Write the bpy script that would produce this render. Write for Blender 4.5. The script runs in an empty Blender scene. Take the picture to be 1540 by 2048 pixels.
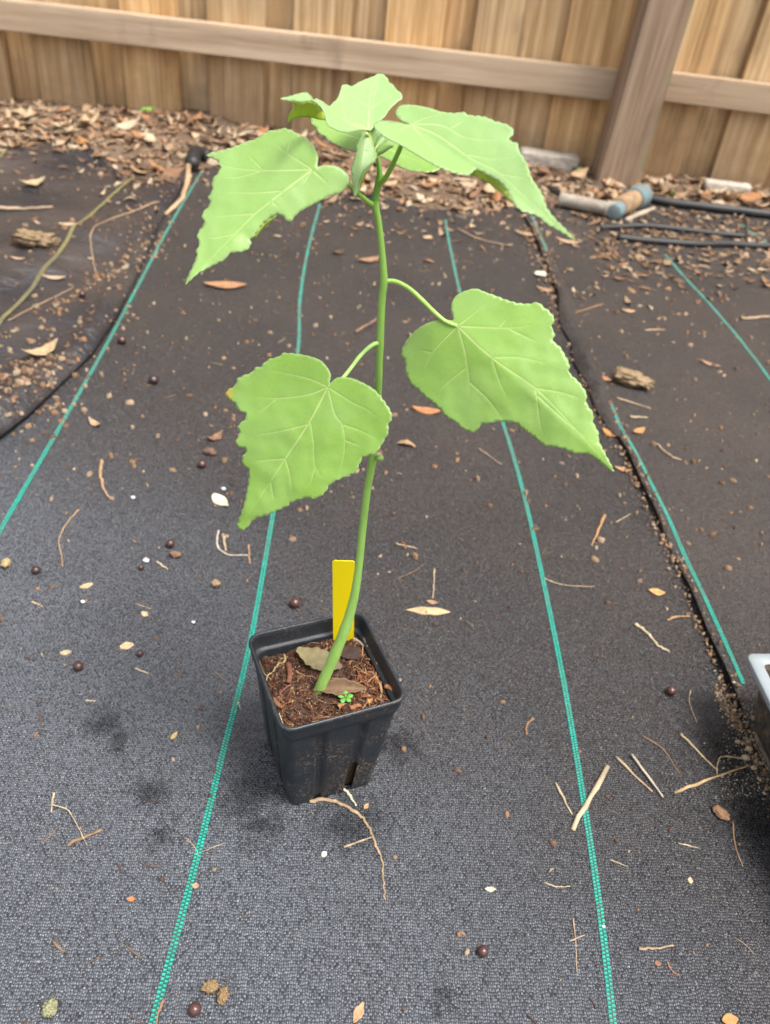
import bpy, bmesh, math, random
import numpy as np
from mathutils import Vector, Matrix, noise
from mathutils.geometry import delaunay_2d_cdt

random.seed(7); rng = np.random.default_rng(11)
S = bpy.context.scene; COL = S.collection; R = math.radians

# ------------------------------------------------------------------ camera, sky, sun, exposure
FPX = 1650.0; PITCH = math.atan(1278/FPX); ROLL = R(6.8); H = 0.56
r0 = np.array([1, 0, 0.]); u0 = np.array([0, math.sin(PITCH), math.cos(PITCH)]); fw = np.array([0, math.cos(PITCH), -math.sin(PITCH)])
rv = math.cos(ROLL)*r0 + math.sin(ROLL)*u0; uv = math.cos(ROLL)*u0 - math.sin(ROLL)*r0
CAM = np.array([0, 0, H])
cd = bpy.data.cameras.new('camera'); cam = bpy.data.objects.new('camera', cd); COL.objects.link(cam); S.camera = cam
M = Matrix(((rv[0], uv[0], -fw[0], 0), (rv[1], uv[1], -fw[1], 0), (rv[2], uv[2], -fw[2], H), (0, 0, 0, 1)))
cam.matrix_world = M
cd.sensor_fit = 'VERTICAL'; cd.sensor_height = 24.0; cd.lens = 24.0*FPX/2048
cd.clip_start = 0.01; cd.clip_end = 500
cd.dof.use_dof = True; cd.dof.focus_distance = 0.50; cd.dof.aperture_fstop = (cd.lens*1e-3)/0.0029

SUN_EL, SUN_AZ = R(68), R(118)     # high, behind the camera to the right (azimuth clockwise from +Y)
w = bpy.data.worlds.new('World'); S.world = w; w.use_nodes = True
nt = w.node_tree; nt.nodes.clear()
sky = nt.nodes.new('ShaderNodeTexSky'); sky.sky_type = 'NISHITA'; sky.sun_disc = False
sky.sun_elevation = SUN_EL; sky.sun_rotation = SUN_AZ; sky.air_density = 1.0; sky.dust_density = 4.0; sky.ozone_density = 1.0
hs = nt.nodes.new('ShaderNodeHueSaturation'); hs.inputs['Saturation'].default_value = 0.34
bg = nt.nodes.new('ShaderNodeBackground'); bg.inputs['Strength'].default_value = 0.10
ow = nt.nodes.new('ShaderNodeOutputWorld')
nt.links.new(sky.outputs[0], hs.inputs['Color']); nt.links.new(hs.outputs[0], bg.inputs[0]); nt.links.new(bg.outputs[0], ow.inputs[0])
sl = bpy.data.lights.new('sun', 'SUN'); sl.energy = 1.5; sl.angle = R(18); sl.color = (1, .97, .92)
so = bpy.data.objects.new('sun', sl); COL.objects.link(so)
sd = Vector((math.sin(SUN_AZ)*math.cos(SUN_EL), math.cos(SUN_AZ)*math.cos(SUN_EL), math.sin(SUN_EL)))   # towards the sun
so.rotation_euler = sd.to_track_quat('Z', 'Y').to_euler(); so.location = (0.5, 2, 4)
S.view_settings.view_transform = 'Standard'; S.view_settings.look = 'None'; S.view_settings.gamma = 1
S.view_settings.exposure = 1.76
S.render.engine = 'CYCLES'

# ------------------------------------------------------------------ points in the place from measured image points
def ray(x, y): return fw + rv*((x-770)/FPX) - uv*((y-1024)/FPX)
def G(x, y, z=0.0):
    v = ray(x, y); return CAM + v*((z-H)/v[2])
def YP(x, y, Y):
    v = ray(x, y); return CAM + v*(Y/v[1])
def mpp(p): return float((np.asarray(p)-CAM) @ fw)/FPX          # metres per image pixel there

# ------------------------------------------------------------------ object helpers
def link(o, parent=None):
    COL.objects.link(o)
    if parent is not None: o.parent = parent
    return o
def tag(o, label, cat, group=None, kind=None):
    o['label'] = label
    if cat: o['category'] = cat
    if group: o['group'] = group
    if kind: o['kind'] = kind
    return o
def empty(name, loc=(0, 0, 0), rz=0):
    o = bpy.data.objects.new(name, None); o.location = loc; o.rotation_euler = (0, 0, rz); o.empty_display_size = .02
    return link(o)
def mk(name, V, F, mat, parent=None, smooth=True, attrs=None, origin=None):
    me = bpy.data.meshes.new(name)
    V = np.asarray(V, float)
    if origin is not None: V = V-np.asarray(origin)
    me.from_pydata([tuple(v) for v in V], [], [tuple(int(i) for i in f) for f in F])
    if smooth: me.polygons.foreach_set('use_smooth', [True]*len(me.polygons))
    for k, a in (attrs or {}).items():
        a = np.asarray(a, float)
        if a.ndim == 2:
            at = me.attributes.new(k, 'FLOAT_COLOR', 'POINT')
            if a.shape[1] == 3: a = np.c_[a, np.ones(len(a))]
            at.data.foreach_set('color', a.ravel())
        else:
            at = me.attributes.new(k, 'FLOAT', 'POINT'); at.data.foreach_set('value', a)
    if mat: me.materials.append(mat)
    me.update()
    o = bpy.data.objects.new(name, me); 
    if origin is not None: o.location = tuple(origin)
    return link(o, parent)
class MB:                       # mesh collector
    def __init__(s): s.V = []; s.F = []; s.C = []
    def add(s, V, F, c=(1, 1, 1)):
        n = len(s.V); s.V += [tuple(v) for v in V]; s.F += [tuple(i+n for i in f) for f in F]
        c = np.asarray(c, float)
        s.C += [tuple(c)]*len(V) if c.ndim == 1 else [tuple(q) for q in c]
    def build(s, name, mat, parent=None, smooth=True, origin=None):
        return mk(name, s.V, s.F, mat, parent, smooth, {'Col': np.array(s.C)}, origin)

def crom(P, n=6, closed=False):
    P = np.asarray(P, float); out = []; m = len(P)
    for i in range(m if closed else m-1):
        g = (lambda k: P[k % m]) if closed else (lambda k: P[min(max(k, 0), m-1)])
        a, b, c, d = g(i-1), g(i), g(i+1), g(i+2)
        for k in range(n):
            t = k/n; out.append(.5*((2*b)+(-a+c)*t+(2*a-5*b+4*c-d)*t*t+(-a+3*b-3*c+d)*t**3))
    if not closed: out.append(P[-1])
    return np.array(out)
def tube(P, rad, k=8, flat=1.0, up=(0, 0, 1), cap=True):
    P = np.asarray(P, float); n = len(P); rad = np.broadcast_to(np.asarray(rad, float), (n,))
    V = []; F = []; up = np.asarray(up, float)
    for i in range(n):
        t = P[min(i+1, n-1)]-P[max(i-1, 0)]; t = t/(np.linalg.norm(t)+1e-12)
        a = np.cross(t, up)
        if np.linalg.norm(a) < 1e-3: a = np.cross(t, (1, 0, 0.1))
        a /= np.linalg.norm(a); b = np.cross(a, t)
        for j in range(k):
            q = 2*math.pi*j/k; V.append(P[i]+rad[i]*(a*math.cos(q)+b*math.sin(q)*flat))
    for i in range(n-1):
        for j in range(k): F.append((i*k+j, i*k+(j+1) % k, (i+1)*k+(j+1) % k, (i+1)*k+j))
    if cap: F.append(tuple(range(k-1, -1, -1))); F.append(tuple((n-1)*k+j for j in range(k)))
    return V, F
def box(x0, x1, y0, y1, z0, z1):
    V = [(x, y, z) for x in (x0, x1) for y in (y0, y1) for z in (z0, z1)]
    return V, [(0, 1, 3, 2), (4, 6, 7, 5), (0, 4, 5, 1), (2, 3, 7, 6), (0, 2, 6, 4), (1, 5, 7, 3)]

# ------------------------------------------------------------------ material helpers
class NT:
    def __init__(s, name):
        s.m = bpy.data.materials.new(name); s.m.use_nodes = True; s.t = s.m.node_tree; s.t.nodes.clear()
        s.out = s.t.nodes.new('ShaderNodeOutputMaterial'); s.b = s.t.nodes.new('ShaderNodeBsdfPrincipled')
        s.t.links.new(s.b.outputs[0], s.out.inputs[0])
    def n(s, typ, **kw):
        x = s.t.nodes.new('ShaderNode'+typ)
        for k, v in kw.items():
            if k.startswith('i_'):
                q = k[2:]; q = int(q) if q.isdigit() else q.replace('_', ' ')
                s.set(x.inputs[q], v)
            else: setattr(x, k, v)
        return x
    def set(s, inp, v):
        if isinstance(v, bpy.types.NodeSocket): s.t.links.new(v, inp)
        elif isinstance(v, bpy.types.Node): s.t.links.new(v.outputs[0], inp)
        else: inp.default_value = v
    def math(s, op, a, b=None, c=None):
        x = s.t.nodes.new('ShaderNodeMath'); x.operation = op; s.set(x.inputs[0], a)
        if b is not None: s.set(x.inputs[1], b)
        if c is not None: s.set(x.inputs[2], c)
        return x.outputs[0]
    def mix(s, f, a, b, mode='MIX'):
        x = s.t.nodes.new('ShaderNodeMix'); x.data_type = 'RGBA'; x.blend_type = mode
        s.set(x.inputs[0], f); s.set(x.inputs[6], a); s.set(x.inputs[7], b); return x.outputs[2]
    def ramp(s, f, *stops):
        x = s.t.nodes.new('ShaderNodeValToRGB'); e = x.color_ramp.elements
        while len(e) < len(stops): e.new(.5)
        for q, (p, c) in zip(e, stops):
            q.position = p; q.color = (*c, 1) if len(c) == 3 else c
        s.set(x.inputs[0], f); return x.outputs[0]
    def noise(s, vec, scale, detail=3, rough=.55, out=0):
        x = s.n('TexNoise'); s.set(x.inputs['Vector'], vec); x.inputs['Scale'].default_value = scale
        x.inputs['Detail'].default_value = detail; x.inputs['Roughness'].default_value = rough; return x.outputs[out]
    def obj(s): return s.n('TexCoord').outputs['Object']
    def pos(s): return s.n('NewGeometry').outputs['Position']
    def attr(s, name, out='Color'): return s.n('Attribute', attribute_name=name).outputs[out]
    def mapv(s, vec, scale=(1, 1, 1), rot=(0, 0, 0)):
        x = s.n('Mapping'); s.set(x.inputs[0], vec); x.inputs['Scale'].default_value = scale; x.inputs['Rotation'].default_value = rot; return x.outputs[0]
    def bump(s, h, dist, strength=1.0):
        x = s.n('Bump'); s.set(x.inputs['Height'], h); x.inputs['Distance'].default_value = dist; x.inputs['Strength'].default_value = strength
        s.t.links.new(x.outputs[0], s.b.inputs['Normal']); return x
    def base(s, c): s.set(s.b.inputs['Base Color'], c if not isinstance(c, tuple) else (*c, 1)[:4])
    def rough(s, v): s.set(s.b.inputs['Roughness'], v)
    def spec(s, v): s.set(s.b.inputs['Specular IOR Level'], v)
def c4(*c): return (*c, 1)

# ---- woven polypropylene fabric: flat tapes over and under, 2.6 mm apart
PITCHW = 0.0026; ANG = R(4.85)
WET_SHADE = [(205, 1440, .022), (240, 1475, .016), (300, 1580, .020), (495, 1600, .030), (520, 1660, .022), (795, 1490, .022), (700, 1650, .034), (325, 1660, .014), (1440, 1500, .040), (1520, 1660, .05), (880, 2010, .012)]
def fabric_mat(name, tint, dirt, rough):
    m = NT(name); p = m.pos()
    v = m.mapv(p, rot=(0, 0, -ANG))
    v2 = m.n('VectorMath', operation='MULTIPLY_ADD', i_0=m.noise(p, 110, 4, .7, out=1), i_1=(.0026, .0030, 0), i_2=v).outputs[0]
    sx = m.n('SeparateXYZ', i_0=v2); u = m.math('DIVIDE', sx.outputs[0], PITCHW*.56); t = m.math('DIVIDE', sx.outputs[1], PITCHW*.8)
    w0 = m.n('TexWhiteNoise', noise_dimensions='1D'); m.set(w0.inputs['W'], m.math('FLOOR', u))
    t = m.math('ADD', t, m.math('MULTIPLY', w0.outputs[0], .45))
    a = m.math('FRACT', u); b = m.math('FRACT', t)
    par = m.math('MODULO', m.math('ABSOLUTE', m.math('ADD', m.math('FLOOR', u), m.math('FLOOR', t))), 2.0)
    def prof(q, e): return m.math('SUBTRACT', 1.0, m.math('POWER', m.math('ABSOLUTE', m.math('MULTIPLY_ADD', q, 2.0, -1.0)), e))
    cell = m.n('CombineXYZ', i_0=m.math('FLOOR', u), i_1=m.math('FLOOR', t))
    wn = m.n('TexWhiteNoise', noise_dimensions='2D'); m.set(wn.inputs[0], cell)
    ws = m.n('SeparateColor'); m.set(ws.inputs[0], wn.outputs[1]); w1, w2, w3 = ws.outputs
    hw = m.math('MULTIPLY', prof(a, 10.0), m.math('MULTIPLY_ADD', prof(b, 2.0), .8, .2))
    hf = m.math('MULTIPLY', m.math('MULTIPLY', prof(b, 4.0), m.math('MULTIPLY_ADD', prof(a, 2.0), .8, .2)), m.math('MULTIPLY_ADD', w3, .5, .15))
    h = m.math('ADD', m.math('MULTIPLY', hw, m.math('SUBTRACT', 1.0, par)), m.math('MULTIPLY', hf, par))
    tilt = m.math('ADD', m.math('MULTIPLY', m.math('SUBTRACT', a, .5), m.math('SUBTRACT', w1, .5)), m.math('MULTIPLY', m.math('SUBTRACT', b, .5), m.math('SUBTRACT', w2, .5)))
    h2 = m.math('ADD', m.math('MULTIPLY', h, m.math('MULTIPLY_ADD', w3, .5, .6)), m.math('MULTIPLY', tilt, 1.5))
    var = m.math('MULTIPLY_ADD', w3, .55, .72)
    base = m.mix(1.0, c4(*tint), m.n('CombineColor', i_0=var, i_1=var, i_2=var).outputs[0], 'MULTIPLY')
    d1 = m.noise(p, 3.2, 5, .62); d2 = m.noise(p, 260, 3, .7)
    df = m.math('MULTIPLY', m.ramp(d1, (.34, (.15, .15, .15)), (.70, (1, 1, 1))), m.math('MULTIPLY_ADD', m.ramp(d2, (.3, (0, 0, 0)), (.75, (1, 1, 1))), .6, .4))
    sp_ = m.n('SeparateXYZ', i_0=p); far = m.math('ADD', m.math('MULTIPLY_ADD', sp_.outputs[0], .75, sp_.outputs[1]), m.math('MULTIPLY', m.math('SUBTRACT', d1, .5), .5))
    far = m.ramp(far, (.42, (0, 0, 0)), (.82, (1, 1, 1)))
    sky_sheen = m.math('ADD', m.math('MULTIPLY_ADD', sp_.outputs[0], .9, sp_.outputs[1]), m.math('MULTIPLY', m.math('SUBTRACT', m.noise(p, 7, 5, .65), .5), .35))
    sky_sheen = m.ramp(sky_sheen, (.22, (1, 1, 1)), (.62, (0, 0, 0)))          # sky sheen painted into the colour, strongest at the near left
    base = m.mix(far, m.mix(1.0, base, m.mix(sky_sheen, c4(1.35, 1.45, 1.6), c4(3.3, 3.8, 4.3)), 'MULTIPLY'), base)  # near cloth tinted lighter and bluer, standing in for reflected sky
    hole_shade = m.math('MAXIMUM', m.ramp(h, (.06, (1, 1, 1)), (.26, (0, 0, 0))), m.math('MULTIPLY', par, m.ramp(w3, (.35, (.85, .85, .85)), (.75, (.15, .15, .15)))))                # gaps between the tapes, and recess shade painted on the lower weft
    df = m.math('MULTIPLY', df, m.math('MULTIPLY', m.math('MULTIPLY_ADD', far, .88, .12), dirt))
    base = m.mix(df, base, c4(.135, .092, .068))
    # dark spots: water stains, with the pot's ground shade painted in round it
    wet_shade = None; nz = m.math('MULTIPLY', m.math('SUBTRACT', m.noise(p, 70, 6, .75), .5), .075)
    for x, y, r_ in WET_SHADE:
        q = G(x, y); dd = m.n('VectorMath', operation='DISTANCE', i_0=p, i_1=tuple(q)).outputs['Value']
        k = m.math('SUBTRACT', 1.0, m.math('DIVIDE', m.math('ADD', dd, nz), r_)); wet_shade = k if wet_shade is None else m.math('MAXIMUM', wet_shade, k)
    wet_shade = m.ramp(wet_shade, (-.0, (0, 0, 0)), (.9, (1, 1, 1)))
    base = m.mix(m.math('MULTIPLY', wet_shade, .6), base, c4(.008, .008, .009))
    base = m.mix(m.math('MULTIPLY', hole_shade, .7), base, c4(.006, .006, .007))
    m.base(base); m.rough(m.math('ADD', m.math('MULTIPLY_ADD', d1, .22, rough), m.math('MULTIPLY', w1, .2)))
    m.spec(m.math('MULTIPLY_ADD', wet_shade, -.3, .5)); m.bump(h2, .0011, 1.0)
    return m.m
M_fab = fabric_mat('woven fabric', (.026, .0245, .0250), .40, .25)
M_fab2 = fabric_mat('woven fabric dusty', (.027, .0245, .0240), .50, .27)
m = NT('plastic sheet'); p = m.pos(); d = m.noise(p, 5, 5, .6)
m.base(m.mix(m.math('MULTIPLY', m.ramp(d, (.4, (0, 0, 0)), (.75, (1, 1, 1))), .35), c4(.022, .022, .026), c4(.13, .10, .078)))
m.rough(m.math('MULTIPLY_ADD', d, .35, .10)); m.bump(m.math('ADD', m.noise(p, 420, 2), m.math('MULTIPLY', m.noise(m.mapv(p, (14, 30, 14), (0, 0, .5)), 1.0, 4, .55), 9.0)), .0014, .8); M_plastic = m.m
m = NT('teal tape'); c = m.attr('Col'); p = m.pos(); dst = m.ramp(m.n('SeparateXYZ', i_0=p).outputs[1], (.5, (0, 0, 0)), (1.5, (1, 1, 1)))
m.base(m.mix(m.math('MULTIPLY', m.ramp(m.noise(p, 30, 4, .65), (.35, (0, 0, 0)), (.75, (1, 1, 1))), m.math('MULTIPLY_ADD', dst, .5, .35)), m.mix(m.math('MULTIPLY', dst, .3), c, c4(.05, .09, .075)), c4(.10, .085, .07))); m.rough(.38); M_teal = m.m
def colmat(name, rough=.75, grain=180, amt=.35, bumpd=.0006, gain=1.0):
    m = NT(name); c = m.attr('Col'); p = m.obj(); n = m.noise(p, grain, 4, .65)
    k = m.math('MULTIPLY_ADD', n, amt*2*gain, (1-amt)*gain)
    m.base(m.mix(1.0, c, m.n('CombineColor', i_0=k, i_1=k, i_2=k).outputs[0], 'MULTIPLY')); m.rough(rough); m.spec(.3)
    if bumpd: m.bump(n, bumpd, .8)
    return m.m
M_deb = colmat('plant debris', amt=.5, gain=.74); M_soil = colmat('potting mix', .85, 300, .5, .0015, .72); M_crumb = colmat('crumbs', .85, 400, .35, 0, .62)
m = NT('dirt'); p = m.pos(); m.base(m.ramp(m.noise(p, 14, 6, .7), (.3, (.05, .034, .024)), (.7, (.17, .12, .085)))); m.rough(.95); m.bump(m.noise(p, 60, 5), .01); M_dirt = m.m

# ---- timber
def wood_mat(name, cols, grain=(60, 60, 1.9), moss=False, weather=.3):
    m = NT(name); o = m.obj(); info = m.n('ObjectInfo').outputs['Random']
    sh = m.n('VectorMath', operation='ADD', i_0=o, i_1=m.n('CombineXYZ', i_0=m.math('MULTIPLY', info, 37.0), i_1=m.math('MULTIPLY', info, 11.0), i_2=m.math('MULTIPLY', info, 53.0)).outputs[0]).outputs[0]
    g = m.noise(m.mapv(sh, grain), 1.0, 5, .62); g2 = m.noise(m.mapv(sh, tuple(q*3.2 for q in grain)), 1.0, 3, .6); big = m.noise(sh, 3.0, 3, .5)
    c = m.ramp(m.math('ADD', m.math('MULTIPLY', g, .75), m.math('MULTIPLY', g2, .25)), (.30, cols[0]), (.48, cols[1]), (.66, cols[2]))
    tone = m.ramp(info, (0, (.82, .80, .77)), (.35, (1.0, .97, .92)), (.7, (1.10, .98, .82)), (1, (.90, .86, .80)))
    c = m.mix(1.0, c, tone, 'MULTIPLY')
    c = m.mix(m.math('MULTIPLY', m.ramp(big, (.45, (0, 0, 0)), (.7, (1, 1, 1))), weather), c, c4(.22, .165, .12))
    stain = m.ramp(m.noise(m.mapv(sh, (6, 6, 3)), 1.6, 4, .6), (.58, (0, 0, 0)), (.74, (1, 1, 1)))
    c = m.mix(m.math('MULTIPLY', stain, .45), c, c4(.11, .075, .05))
    if name == 'cedar boards':       # mud splashed up from the ground
        hz = m.math('ADD', m.n('SeparateXYZ', i_0=o).outputs[2], m.math('MULTIPLY', m.math('SUBTRACT', m.noise(sh, 22, 5, .7), .5), .16))
        c = m.mix(m.ramp(hz, (.02, (.55, .55, .55)), (.12, (0, 0, 0))), c, c4(.20, .125, .07))
        edge = m.ramp(m.noise(m.mapv(sh, (26, 26, 5)), 1.0, 4, .65), (.56, (0, 0, 0)), (.70, (1, 1, 1)))
        c = m.mix(m.math('MULTIPLY', edge, .22), c, c4(.30, .24, .18))
    if moss:
        mo = m.math('MULTIPLY', m.ramp(m.n('SeparateXYZ', i_0=o).outputs[0], (.040, (0, 0, 0)), (.052, (1, 1, 1))), m.ramp(m.noise(o, 14, 4, .6), (.40, (0, 0, 0)), (.60, (1, 1, 1))))
        c = m.mix(m.math('MULTIPLY', mo, .7), c, c4(.16, .22, .07))
    m.base(c); m.rough(.8); m.spec(.25); m.bump(g2, .0015, .6); return m.m
M_board = wood_mat('cedar boards', ((.225, .130, .055), (.50, .335, .170), (.72, .54, .33)))
M_rail = wood_mat('rail timber', ((.26, .185, .12), (.41, .31, .215), (.53, .42, .31)), grain=(1.6, 34, 34), weather=.25)
M_post = wood_mat('post timber', ((.15, .105, .075), (.26, .19, .14), (.38, .30, .235)), moss=True, weather=.4)

# ---- plant
def leaf_mat():
    m = NT('leaf blade'); o = m.obj(); ve = m.attr('vein', 'Fac'); pale = m.attr('pale', 'Fac'); un = m.attr('under', 'Fac'); ye = m.attr('yellow', 'Fac'); ed = m.attr('edge', 'Fac')
    n = m.noise(o, 55, 4, .6); n2 = m.noise(o, 900, 2, .6)
    bl = m.ramp(m.noise(o, 26, 3, .55), (.40, (0, 0, 0)), (.68, (1, 1, 1)))
    g = m.mix(m.math('MINIMUM', m.math('MULTIPLY_ADD', bl, .30, pale), 1.0), c4(.235, .415, .052), c4(.30, .455, .175))
    k = m.math('MULTIPLY_ADD', n, .20, .90)
    g = m.mix(1.0, g, m.n('CombineColor', i_0=k, i_1=k, i_2=k).outputs[0], 'MULTIPLY')
    g = m.mix(m.math('MULTIPLY', m.ramp(n2, (.45, (0, 0, 0)), (.8, (1, 1, 1))), .12), g, c4(.42, .52, .28))
    vo = m.n('TexVoronoi', feature='DISTANCE_TO_EDGE', i_Vector=m.n('VectorMath', operation='MULTIPLY_ADD', i_0=m.noise(o, 300, 2, out=1), i_1=(.002, .002, .002), i_2=o).outputs[0], i_Scale=300.0)
    net = m.ramp(vo.outputs[0], (.0, (1, 1, 1)), (.10, (0, 0, 0)))
    g = m.mix(m.math('MULTIPLY', net, .09), g, c4(.45, .56, .22))
    g = m.mix(m.math('MULTIPLY', m.ramp(m.noise(o, 150, 4, .7), (.50, (0, 0, 0)), (.78, (1, 1, 1))), .05), g, c4(.12, .25, .025))
    g = m.mix(m.math('MULTIPLY', un, .95), g, c4(.48, .60, .05))
    g = m.mix(m.math('MULTIPLY', ve, .95), g, c4(.52, .60, .26))
    g = m.mix(m.math('MULTIPLY', ed, .4), g, c4(.40, .50, .27))
    g = m.mix(ye, g, c4(.62, .42, .05))
    m.base(g); m.rough(m.math('MULTIPLY_ADD', n, .25, .34)); m.spec(.5)
    m.bump(m.noise(o, 420, 3, .6), .0003, .25)
    tr = m.n('BsdfTranslucent'); m.set(tr.inputs[0], m.mix(1.0, g, c4(1.0, 1.05, .45), 'MULTIPLY'))
    mx = m.n('MixShader'); mx.inputs[0].default_value = .36
    m.t.links.new(m.b.outputs[0], mx.inputs[1]); m.t.links.new(tr.outputs[0], mx.inputs[2]); m.t.links.new(mx.outputs[0], m.out.inputs[0]); return m.m
M_leaf = leaf_mat()
m = NT('green stem'); c = m.attr('Col'); o = m.obj(); n = m.noise(m.mapv(o, (300, 300, 40)), 1.0, 3); k = m.math('MULTIPLY_ADD', n, .5, .75)
sp = m.ramp(m.n('TexVoronoi', i_Vector=o, i_Scale=420.0).outputs[0], (.10, (1, 1, 1)), (.16, (0, 0, 0)))
m.base(m.mix(m.math('MULTIPLY', sp, .35), m.mix(1.0, c, m.n('CombineColor', i_0=k, i_1=k, i_2=k).outputs[0], 'MULTIPLY'), c4(.5, .6, .35))); m.rough(.42); m.bump(m.noise(m.mapv(o, (500, 500, 120)), 1.0, 4, .6), .0004, .7)
m.b.inputs['Subsurface Weight'].default_value = .15; m.b.inputs['Subsurface Radius'].default_value = (.001, .002, .0005); M_stem = m.m
m = NT('pot plastic'); o = m.obj(); n = m.noise(o, 60, 4, .6)
dust = m.ramp(m.noise(o, 420, 4, .75), (.53, (0, 0, 0)), (.62, (1, 1, 1))); area = m.ramp(m.noise(o, 30, 3, .6), (.42, (0, 0, 0)), (.62, (1, 1, 1)))
low = m.ramp(m.n('SeparateXYZ', i_0=o).outputs[2], (.0, (1, 1, 1)), (.09, (.35, .35, .35)))
g = m.mix(m.math('MULTIPLY', m.math('MULTIPLY', dust, area), m.math('MULTIPLY', low, .85)), m.mix(n, c4(.010, .0135, .0175), c4(.017, .0215, .026)), c4(.27, .17, .10))
m.base(g); m.rough(m.math('MULTIPLY_ADD', n, .25, .33)); m.bump(m.noise(o, 700, 2), .0002, .5); M_pot = m.m
m = NT('yellow plastic'); o = m.obj(); m.base(m.mix(m.math('MULTIPLY', m.ramp(m.noise(o, 260, 4, .7), (.62, (0, 0, 0)), (.72, (1, 1, 1))), .5), c4(.88, .68, .004), c4(.30, .19, .04))); m.rough(.38); M_tag = m.m
m = NT('berry skin'); o = m.obj(); i = m.n('ObjectInfo').outputs['Random']; m.base(m.mix(m.noise(o, 300, 3), m.ramp(i, (0, (.02, .012, .010)), (1, (.075, .018, .016))), c4(.045, .028, .022))); m.rough(.33); M_berry = m.m
m = NT('grey tray plastic'); o = m.obj(); m.base(m.mix(m.math('MULTIPLY', m.noise(o, 40, 4), .5), c4(.24, .27, .285), c4(.17, .18, .18))); m.rough(.3); M_tray = m.m
m = NT('black tray wall'); o = m.obj(); m.base(m.mix(m.ramp(m.noise(o, 120, 5, .7), (.42, (0, 0, 0)), (.62, (1, 1, 1))), c4(.025, .028, .03), c4(.15, .11, .07))); m.rough(.5); M_traywall = m.m
m = NT('pvc'); o = m.obj(); m.base(m.mix(m.ramp(m.noise(o, 50, 4, .7), (.42, (0, 0, 0)), (.7, (1, 1, 1))), c4(.30, .27, .22), c4(.17, .12, .075))); m.rough(.5); M_pvc = m.m
m = NT('blue pvc'); o = m.obj(); m.base(m.mix(m.ramp(m.noise(o, 50, 4, .7), (.42, (0, 0, 0)), (.7, (1, 1, 1))), c4(.12, .20, .22), c4(.17, .15, .12))); m.rough(.5); M_bluepvc = m.m
m = NT('tan pvc'); o = m.obj(); m.base(m.mix(m.ramp(m.noise(o, 50, 4, .7), (.42, (0, 0, 0)), (.7, (1, 1, 1))), c4(.30, .20, .11), c4(.15, .09, .05))); m.rough(.6); M_tanpvc = m.m
m = NT('black hose'); o = m.obj(); m.base(m.mix(m.noise(o, 30, 4), c4(.006, .006, .007), c4(.022, .019, .017))); m.rough(.55); M_hose = m.m
m = NT('concrete'); o = m.obj(); m.base(m.ramp(m.noise(o, 40, 5, .7), (.3, (.30, .25, .20)), (.7, (.52, .46, .39)))); m.rough(.9); m.bump(m.noise(o, 90, 4), .004); M_conc = m.m
def drymat(name, stops):
    m = NT(name); o = m.obj(); i = m.n('ObjectInfo').outputs['Random']; c = m.ramp(i, *stops); n = m.noise(o, 160, 4, .65); k = m.math('MULTIPLY_ADD', n, .8, .6)
    m.base(m.mix(1.0, c, m.n('CombineColor', i_0=k, i_1=k, i_2=k).outputs[0], 'MULTIPLY')); m.rough(.7); m.spec(.3); m.bump(n, .0008, .7); return m.m
DRY = [(.28, .17, .095), (.34, .225, .135), (.38, .27, .17), (.22, .12, .065), (.18, .105, .06), (.32, .17, .085), (.41, .315, .21), (.16, .095, .06), (.30, .20, .125)]
M_dry = drymat('dry leaf', [(i/8.0, DRY[i]) for i in range(9)])

# ------------------------------------------------------------------ ground and the fabric sheets
def Zb(x, y): return .0016*math.sin(7*x+1.3)*math.sin(5*y) + .0022*math.sin(3.1*x-2.2*y+.5) + .0012*math.sin(19*x+9*y)
def hline(pts):      # measured edge -> x as a function of y
    P = np.array([G(*q)[:2] for q in pts]); P = P[np.argsort(P[:, 1])]; return P
EDGE_R = hline([(1030, 400), (1048, 435), (1097, 540), (1140, 650), (1172, 728), (1212, 822), (1262, 937), (1310, 1035), (1368, 1165), (1420, 1290), (1465, 1395), (1500, 1462), (1560, 1585), (1640, 1760), (1740, 2100)])
EDGE_L = hline([(398, 322), (352, 400), (325, 440), (288, 530), (240, 640), (190, 715), (130, 770), (60, 838), (0, 885), (-150, 1010), (-330, 1220)])
XR = lambda y: float(np.interp(y, EDGE_R[:, 1], EDGE_R[:, 0])); XL = lambda y: float(np.interp(y, EDGE_L[:, 1], EDGE_L[:, 0]))
def sstep(a, b, x): t = min(max((x-a)/(b-a), 0), 1); return t*t*(3-2*t)
def fbm(x, y, s): return noise.fractal(Vector((x*s, y*s, 3.3)), 1.0, 2.0, 3)
def Zr(x, y):
    e = x-XR(y)
    return Zb(x, y) + .0035 + .006*math.exp(-(e/.012)**2)*(.6+.5*math.sin(23*y+1)+.3*math.sin(51*y)) + .004*fbm(x, y, 5)*sstep(.0, .08, e)
def Zl(x, y):
    e = XL(y)-x
    w = .5+.5*math.sin(13*(x*.85-y*.62)+2.2*fbm(x, y, 3)); w2 = .5+.5*math.sin(27*(x*.7-y*.72)+3*fbm(x, y, 4)+1)
    return Zb(x, y) + .004 + sstep(0, .03, e)*(.013*w**3 + .006*w2**4) + .016*math.exp(-((e-.018)/.016)**2)*(.35+.65*sstep(1.55, 1.2, y))*(.75+.3*math.sin(19*y)) + .006*fbm(x, y, 6)*sstep(0, .05, e)
def Zg(x, y):       # top surface anywhere
    if x > XR(y): return Zr(x, y)
    if x < XL(y): return Zl(x, y)
    return Zb(x, y)
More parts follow.
